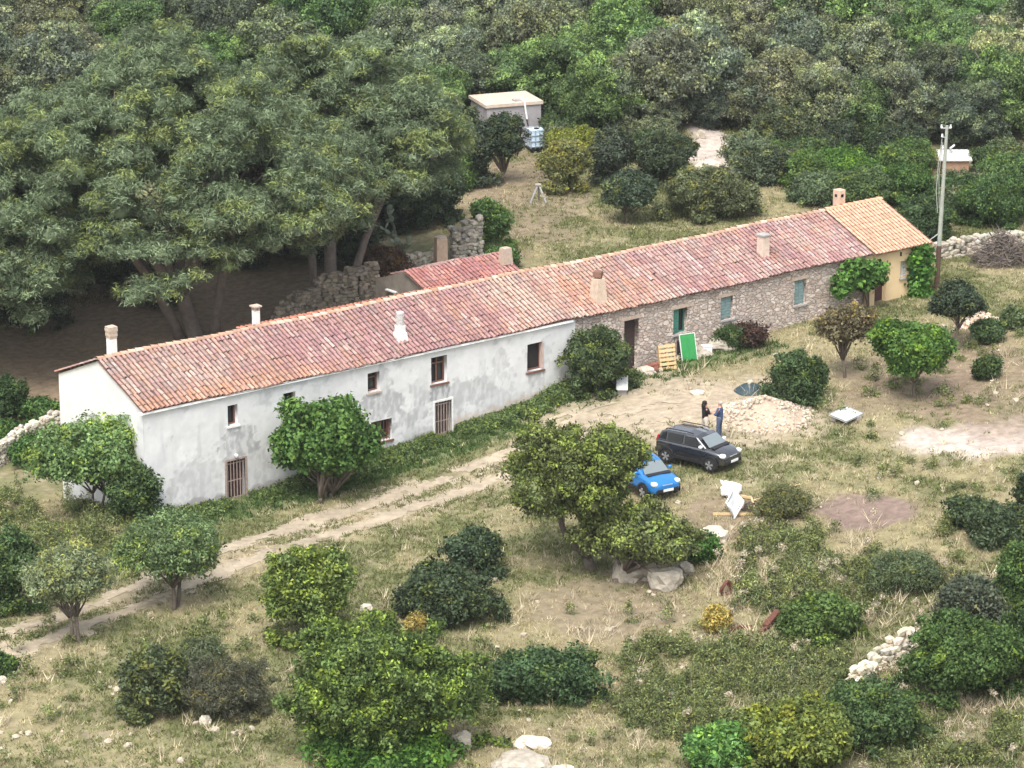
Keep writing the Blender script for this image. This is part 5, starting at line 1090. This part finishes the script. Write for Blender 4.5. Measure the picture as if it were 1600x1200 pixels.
# ------------------------------------------------------------------ people
def skinned(name, verts, edges, radii, mt, parent, lev=2):
    me = bpy.data.meshes.new(name); bm = bmesh.new(); L = bm.verts.layers.skin.verify()
    vs = [bm.verts.new(v) for v in verts]
    for v, r in zip(vs, radii): v[L].radius = (r, r) if np.isscalar(r) else r
    vs[0][L].use_root = True
    for a, b in edges: bm.edges.new((vs[a], vs[b]))
    bm.to_mesh(me); bm.free(); o = link(name, me, mt, parent); s = o.modifiers.new('skin', 'SKIN'); s.use_smooth_shade = True; q = o.modifiers.new('sub', 'SUBSURF'); q.levels = 1; q.render_levels = lev; return o
def person(px, py, face, h, label, shirt, trousers, hairm, female, arm):
    P = at(px, py) if py else np.array(px, float); e = empty('person', P, label, 'person', None, face); k = h/1.75
    # skeleton in local axes: x forward, y left, z up
    hip = (0, 0, .95); wa = (0, 0, 1.08); ch = (.0, 0, 1.32); nk = (0, 0, 1.47); hb = (.01, 0, 1.55); hd = (.02, 0, 1.64); ht = (.0, 0, 1.70)
    V = [hip, wa, ch, nk, hb, hd, ht]; E = [(0, 1), (1, 2), (2, 3), (3, 4), (4, 5), (5, 6)]; Rr = [(.15, .11), (.14, .10), (.16, .11), .055, (.075, .07), (.078, .092), (.055, .07)]
    def addv(p, r, to): V.append(p); Rr.append(r); E.append((to, len(V)-1)); return len(V)-1
    jo = {}
    for s in (-1, 1):
        th = addv((0, s*.1, .9), .085, 0); kn = addv((.03, s*.115, .5), .06, th); an = addv((-.01, s*.12, .1), .042, kn); to = addv((.14, s*.13, .04), .04, an)
        sh = addv((0, s*.19, 1.42), .058, 2); el = addv(arm[0] if s < 0 else (arm[0][0], -arm[0][1], arm[0][2]), .042, sh); ha = arm[1] if s < 0 else (arm[2]); wr = addv(ha, .03, el)
        d = Vector(ha)-Vector(V[el]); d.normalize(); pm_ = Vector(ha)+d*.06; pa = addv(tuple(pm_), (.036, .022), wr); side = d.cross(Vector((0, 0, 1))); side = side.normalized() if side.length > .1 else Vector((1, 0, 0))
        for i in range(4):
            b_ = pm_+d*.045+side*(-.027+.018*i); f1 = addv(tuple(b_), .009, pa); f2 = addv(tuple(b_+d*(.035+.006*(i in (1, 2)))+Vector((0, 0, -.008))), .008, f1); addv(tuple(b_+d*(.055+.01*(i in (1, 2)))+Vector((0, 0, -.026))), .007, f2)
        t1 = addv(tuple(Vector(ha)+d*.03-side*s*.04), .010, wr); addv(tuple(Vector(ha)+d*.075-side*s*.055), .008, t1)
        jo[s] = (V[sh], V[el], ha)
    sc_ = lambda p: tuple(c*k for c in p); rs = lambda r: r*k if np.isscalar(r) else (r[0]*k, r[1]*k)
    b = skinned('body', [sc_(p) for p in V], E, [rs(r) for r in Rr], M['skin'], e)
    # clothes
    pv = [(0, 0, 1.08), (0, 0, .93)]; pe = [(0, 1)]; prr = [(.165, .125), (.17, .13)]
    for s in (-1, 1):
        n = len(pv); pv += [(0, s*.1, .86), (.03, s*.115, .5), (0, s*.12, .09)]; prr += [.105, .085, .07]; pe += [(1, n), (n, n+1), (n+1, n+2)]
    skinned('trousers', [sc_(p) for p in pv], pe, [rs(r) for r in prr], trousers, e)
    sv = [(0, 0, .86), (0, 0, 1.1), (0, 0, 1.33), (0, 0, 1.45)]; se = [(0, 1), (1, 2), (2, 3)]; sr = [(.175, .135), (.16, .12), (.18, .13), .085]
    for s in (-1, 1):
        a_, b_, c_ = [Vector(q) for q in jo[s]]; n = len(sv); sv += [tuple(a_), tuple(a_.lerp(b_, .5)), tuple(a_.lerp(b_, 1.0))]; sr += [.075, .066, .058]; se += [(2, n), (n, n+1), (n+1, n+2)]
        if not female: sv.append(tuple(b_.lerp(c_, .5))); sr.append(.05); se.append((n+2, n+3))
    skinned('shirt', [sc_(p) for p in sv], se, [rs(r) for r in sr], shirt, e)
    for s in (-1, 1): m = MB(); m.rock((.06*k, s*.125*k, .045*k), (.28*k, .1*k, .1*k), 2, 0, 2, 0); m.build('shoe', M['black'], e, smooth=True)
    m = MB()
    if female: m.rock((-.035*k, 0, 1.67*k), (.21*k, .21*k, .22*k), 2, 0, 3, .1); m.rock((-.09*k, 0, 1.52*k), (.14*k, .24*k, .3*k), 3, 0, 3, .15)
    else: m.rock((-.03*k, 0, 1.675*k), (.19*k, .185*k, .15*k), 2, 0, 3, .05)
    m.build('hair', hairm, e, smooth=True)
    for s in (-1, 1): m = MB(); m.rock((.093*k, s*.032*k, 1.645*k), (.016*k, .022*k, .014*k), 2, 0, 1, 0); m.build('eye', M['black'], e); m = MB(); m.rock((.01*k, s*.083*k, 1.635*k), (.035*k, .022*k, .06*k), 2, 0, 1, 0); m.build('ear', M['skin'], e)
    m = MB(); m.rock((.112*k, 0, 1.61*k), (.035*k, .026*k, .045*k), 2, 0, 2, 0); m.build('nose', M['skin'], e, smooth=True); m = MB(); m.rock((.098*k, 0, 1.572*k), (.012*k, .045*k, .01*k), 2, 0, 1, 0); m.build('mouth', mat('lips', (.35, .12, .1), .6, 0, bump=0), e)
    return e
BL = mat('black_cotton', (.015, .015, .018), .9, .1, 10, 0); BG = mat('beige_cotton', (.5, .45, .38), .9, .1, 10, 0); NV = mat('blue_denim_shirt', (.045, .075, .15), .9, .15, 10, 0); JN = mat('blue_jeans', (.06, .085, .14), .9, .15, 10, 0)
pm = at(1124, 687); pw = pm-X*.62+Yv*.25; pw[2] = float(Z(pw[0], pw[1]))
person(tuple(pm), None, math.atan2(-X[1], -X[0])-.45, 1.76, 'man in a dark blue shirt and jeans standing beside the rubble heap, facing a woman', NV, JN, mat('grey_hair', (.4, .35, .3), .8, .2, 20, 0), False, ((.08, -.26, 1.16), (.3, -.16, 1.2), (.3, .1, 1.22)))
person(tuple(pw), None, math.atan2(X[1], X[0])+.5, 1.70, 'woman in a black top and beige trousers standing behind the black car with dark hair', BL, BG, mat('dark_hair', (.015, .012, .011), .6, .1, 20, 0), True, ((.08, -.27, 1.18), (.3, -.17, 1.25), (.26, .12, 1.3)))

# ------------------------------------------------------------------ grass and weeds
def tufts(name, P, hgt, wid, nb, cols, seed, spread=.09, material='grass'):
    g = np.random.default_rng(seed); n = len(P); k = n*nb; li = np.repeat(np.arange(n), nb)
    b = P[li]+np.c_[g.normal(0, spread, (k, 2)), np.zeros(k)]; a = g.uniform(0, 6.28, k); t = np.stack([np.cos(a), np.sin(a), np.zeros(k)], 1); L = hgt[li]*g.uniform(.5, 1.2, k)
    ln = np.c_[g.normal(0, .8, (k, 2)), np.ones(k)]; ln /= np.linalg.norm(ln, axis=1)[:, None]; tip = b+ln*L[:, None]; w_ = wid*g.uniform(.6, 1.4, k)[:, None]
    V = np.stack([b-t*w_-np.array((0, 0, .02)), b+t*w_-np.array((0, 0, .02)), tip], 1).reshape(-1, 3); c = cols[li]*g.uniform(.75, 1.25, (k, 1))
    o = link(name, npmesh(name, V, np.arange(3*k).reshape(-1, 3), c), M[material]); tag(o, kind='stuff'); return o
g = np.random.default_rng(77)
def ground_pts(n, box=None):
    """ground points spread evenly over the visible land"""
    u = g.uniform(-30, 62, n*5); v = g.uniform(-50, 48, n*5); z = Z(u, v)
    d0 = u-CAM[0]; d1 = v-CAM[1]; dz = z-CAM[2]; dep = d0*sy_+d1*cy_; x_ = d0*cy_-d1*sy_; pz = dep*cp-dz*sp; px = 800+F_PX*x_/pz; py = 600-F_PX*(dep*sp+dz*cp)/pz
    k = (px > -60) & (px < 1660) & (py > 200) & (py < 1270) & ~((u > -.1) & (u < 45.3) & (v > -.1) & (v < 6.9)); k &= ~((v > 6.9) & (u < 34) & (v < 28))
    return np.c_[u, v, z][k][:n], px[k][:n], py[k][:n]
P, px, py = ground_pts(120000)
td = seg_dist(P[:, 0], P[:, 1], TRK); rr_ = np.minimum(np.abs(td-.85), np.abs(td+.85)); ok = rr_ > .42
for i, (c, a, b, kk) in enumerate(PATCH):
    mk = patchmask(P[:, 0], P[:, 1], c, a, b, 60+i); ok &= g.random(len(P)) > mk*(.97 if kk in ('pale', 'brown') else .7)
n2 = fbm(P[:, 0]*.55, P[:, 1]*.55, 31); n1 = fbm(P[:, 0]*.13, P[:, 1]*.13, 21); ok &= g.random(len(P)) < .25+1.2*np.clip(n2*.6+n1*.4-.3, 0, 1)*2
P, px, py, n1, n2 = P[ok], px[ok], py[ok], n1[ok], n2[ok]
gr = sstep(.44, .62, n1*.5+n2*.5); wv = sstep(-3.4, -1.4, P[:, 1])*(P[:, 1] < .1)*(P[:, 0] > 0)*(P[:, 0] < 34)
gr = np.maximum(gr, wv); gr = np.maximum(gr, sstep(1110, 1180, py)*sstep(450, 300, px)*.9); rightlow = sstep(900, 1300, px)*sstep(780, 900, py); gr = np.maximum(gr, rightlow*.45*(g.random(len(P)) < .7))
q = g.random(len(P)) < gr
straw = np.array((.43, .37, .22)); green = np.array((.17, .185, .075))
cols = np.where(q[:, None], green*np.array((1, 1, 1))*g.uniform(.65, 1.3, (len(P), 1)), straw*g.uniform(.6, 1.2, (len(P), 1)))
h_ = np.where(q, .14, .14)*g.uniform(.5, 1.5, len(P)); tufts('dry_grass', P[~q], h_[~q], .022, 6, cols[~q], 1); 
cols[wv > .4] = np.array((.065, .11, .032))*g.uniform(.7, 1.3, ((wv > .4).sum(), 1)); h_[wv > .4] *= 1.35
tufts('green_grass', P[q], h_[q]*1.1, .03, 8, cols[q], 2)
# leafy strip of weeds along the white wall
n = 2600; u = g.uniform(1.5, 30, n); v = -np.abs(g.normal(0, .6, n))-.12; hh = .06+.5*np.clip(fbm(u*.5, v*.6, 5)-.32, 0, 1)*(1+1.2*(np.abs(u-20) < 3)+.8*(np.abs(u-9) < 3)); s = (u < 26) & ~((u > 3.8) & (u < 5.2)) & ~((u > 14.9) & (u < 16.2)); u, v, hh = u[s], v[s], hh[s]
W_ = np.c_[u, v, Z(u, v)+hh*.35, np.full(len(u), .13), np.full(len(u), .13), hh*.45]
o = link('wall_weeds', crown_mesh('wall_weeds', W_[::2], 60, 5, .1, .14, 3, .12, (1.6, 1.4, .7), .5, core=0), None); o.color = (.072, .105, .04, 1); tag(o, kind='stuff')
# tall dry weeds, thistles and leafy weeds at the lower right
def weeds(n, x0, x1, y0, y1, seed, thr=.45):
    k = np.random.default_rng(seed); pts = []
    for i in range(n):
        a, b = k.uniform(x0, x1), k.uniform(y0, y1)
        if fbm(a*.012, b*.02, seed, 3) > thr: pts.append(at(a, b))
    return np.array(pts)
A_ = np.r_[weeds(700, 1100, 1600, 830, 1010, 5), weeds(400, 980, 1300, 1000, 1190, 6), weeds(300, 1380, 1600, 1090, 1200, 7), weeds(120, 760, 960, 930, 1010, 8), weeds(160, 1040, 1240, 880, 960, 9, .35), weeds(900, -20, 1620, 830, 1215, 10, .42), weeds(330, 1050, 1620, 520, 830, 11, .42), weeds(60, 760, 1100, 300, 420, 12, .4)]
A_ = A_[np.abs(seg_dist(A_[:, 0], A_[:, 1], TRK)) > 1.7]
k = np.random.default_rng(4); tufts('dry_weeds', A_, .2+.6*k.random(len(A_))**1.5, .018, 10, np.array((.50, .43, .30))*k.uniform(.7, 1.3, (len(A_), 1)), 5, .1)
B_ = np.r_[weeds(800, 1150, 1520, 830, 960, 15, .44), weeds(1000, 975, 1330, 1010, 1160, 16, .4), weeds(220, 1380, 1600, 1120, 1200, 17), weeds(420, 0, 220, 770, 900, 18, .35), weeds(260, -20, 1100, 960, 1215, 20, .5), weeds(170, 1270, 1620, 520, 830, 21, .5)]
hh = .08+.5*k.random(len(B_))**2.5; wr_ = k.uniform(.1, .32, len(B_)); W_ = np.c_[B_[:, 0], B_[:, 1], B_[:, 2]+hh*.4, wr_, wr_, hh]
o = link('leafy_weeds', crown_mesh('leafy_weeds', W_, 40, 5, .1, .14, 8, .25, (1.3, 1.22, .9), .35, core=0, tone=(.55, 1.5), hue=.09), None); o.color = (.095, .115, .05, 1); tag(o, kind='stuff')
C_ = A_[k.random(len(A_)) < .05]; W_ = np.c_[C_[:, :2], C_[:, 2]+k.uniform(.35, .75, len(C_)), np.full((len(C_), 2), .1), np.full(len(C_), .07)]
o = link('weed_seed_heads', crown_mesh('weed_seed_heads', W_, 160, 4, .07, .09, 9, 0, (1, 1, 1), .5, core=0), None); o.color = (.3, .27, .2, 1); tag(o, kind='stuff')


# ------------------------------------------------------------------ a trace of summer haze
m = MB(); m.box((10, 60, 24), (900, 800, 84)); hz = m.build('haze'); tag(hz, kind='stuff')
hm = bpy.data.materials.new('haze'); hm.use_nodes = True; t = hm.node_tree; t.nodes.remove(t.nodes['Principled BSDF'])
pv_ = t.nodes.new('ShaderNodeVolumePrincipled'); pv_.inputs['Density'].default_value = .00011; pv_.inputs['Color'].default_value = (.9, .93, .96, 1); pv_.inputs['Anisotropy'].default_value = .1
t.links.new(pv_.outputs[0], t.nodes['Material Output'].inputs['Volume']); hz.data.materials.append(hm)
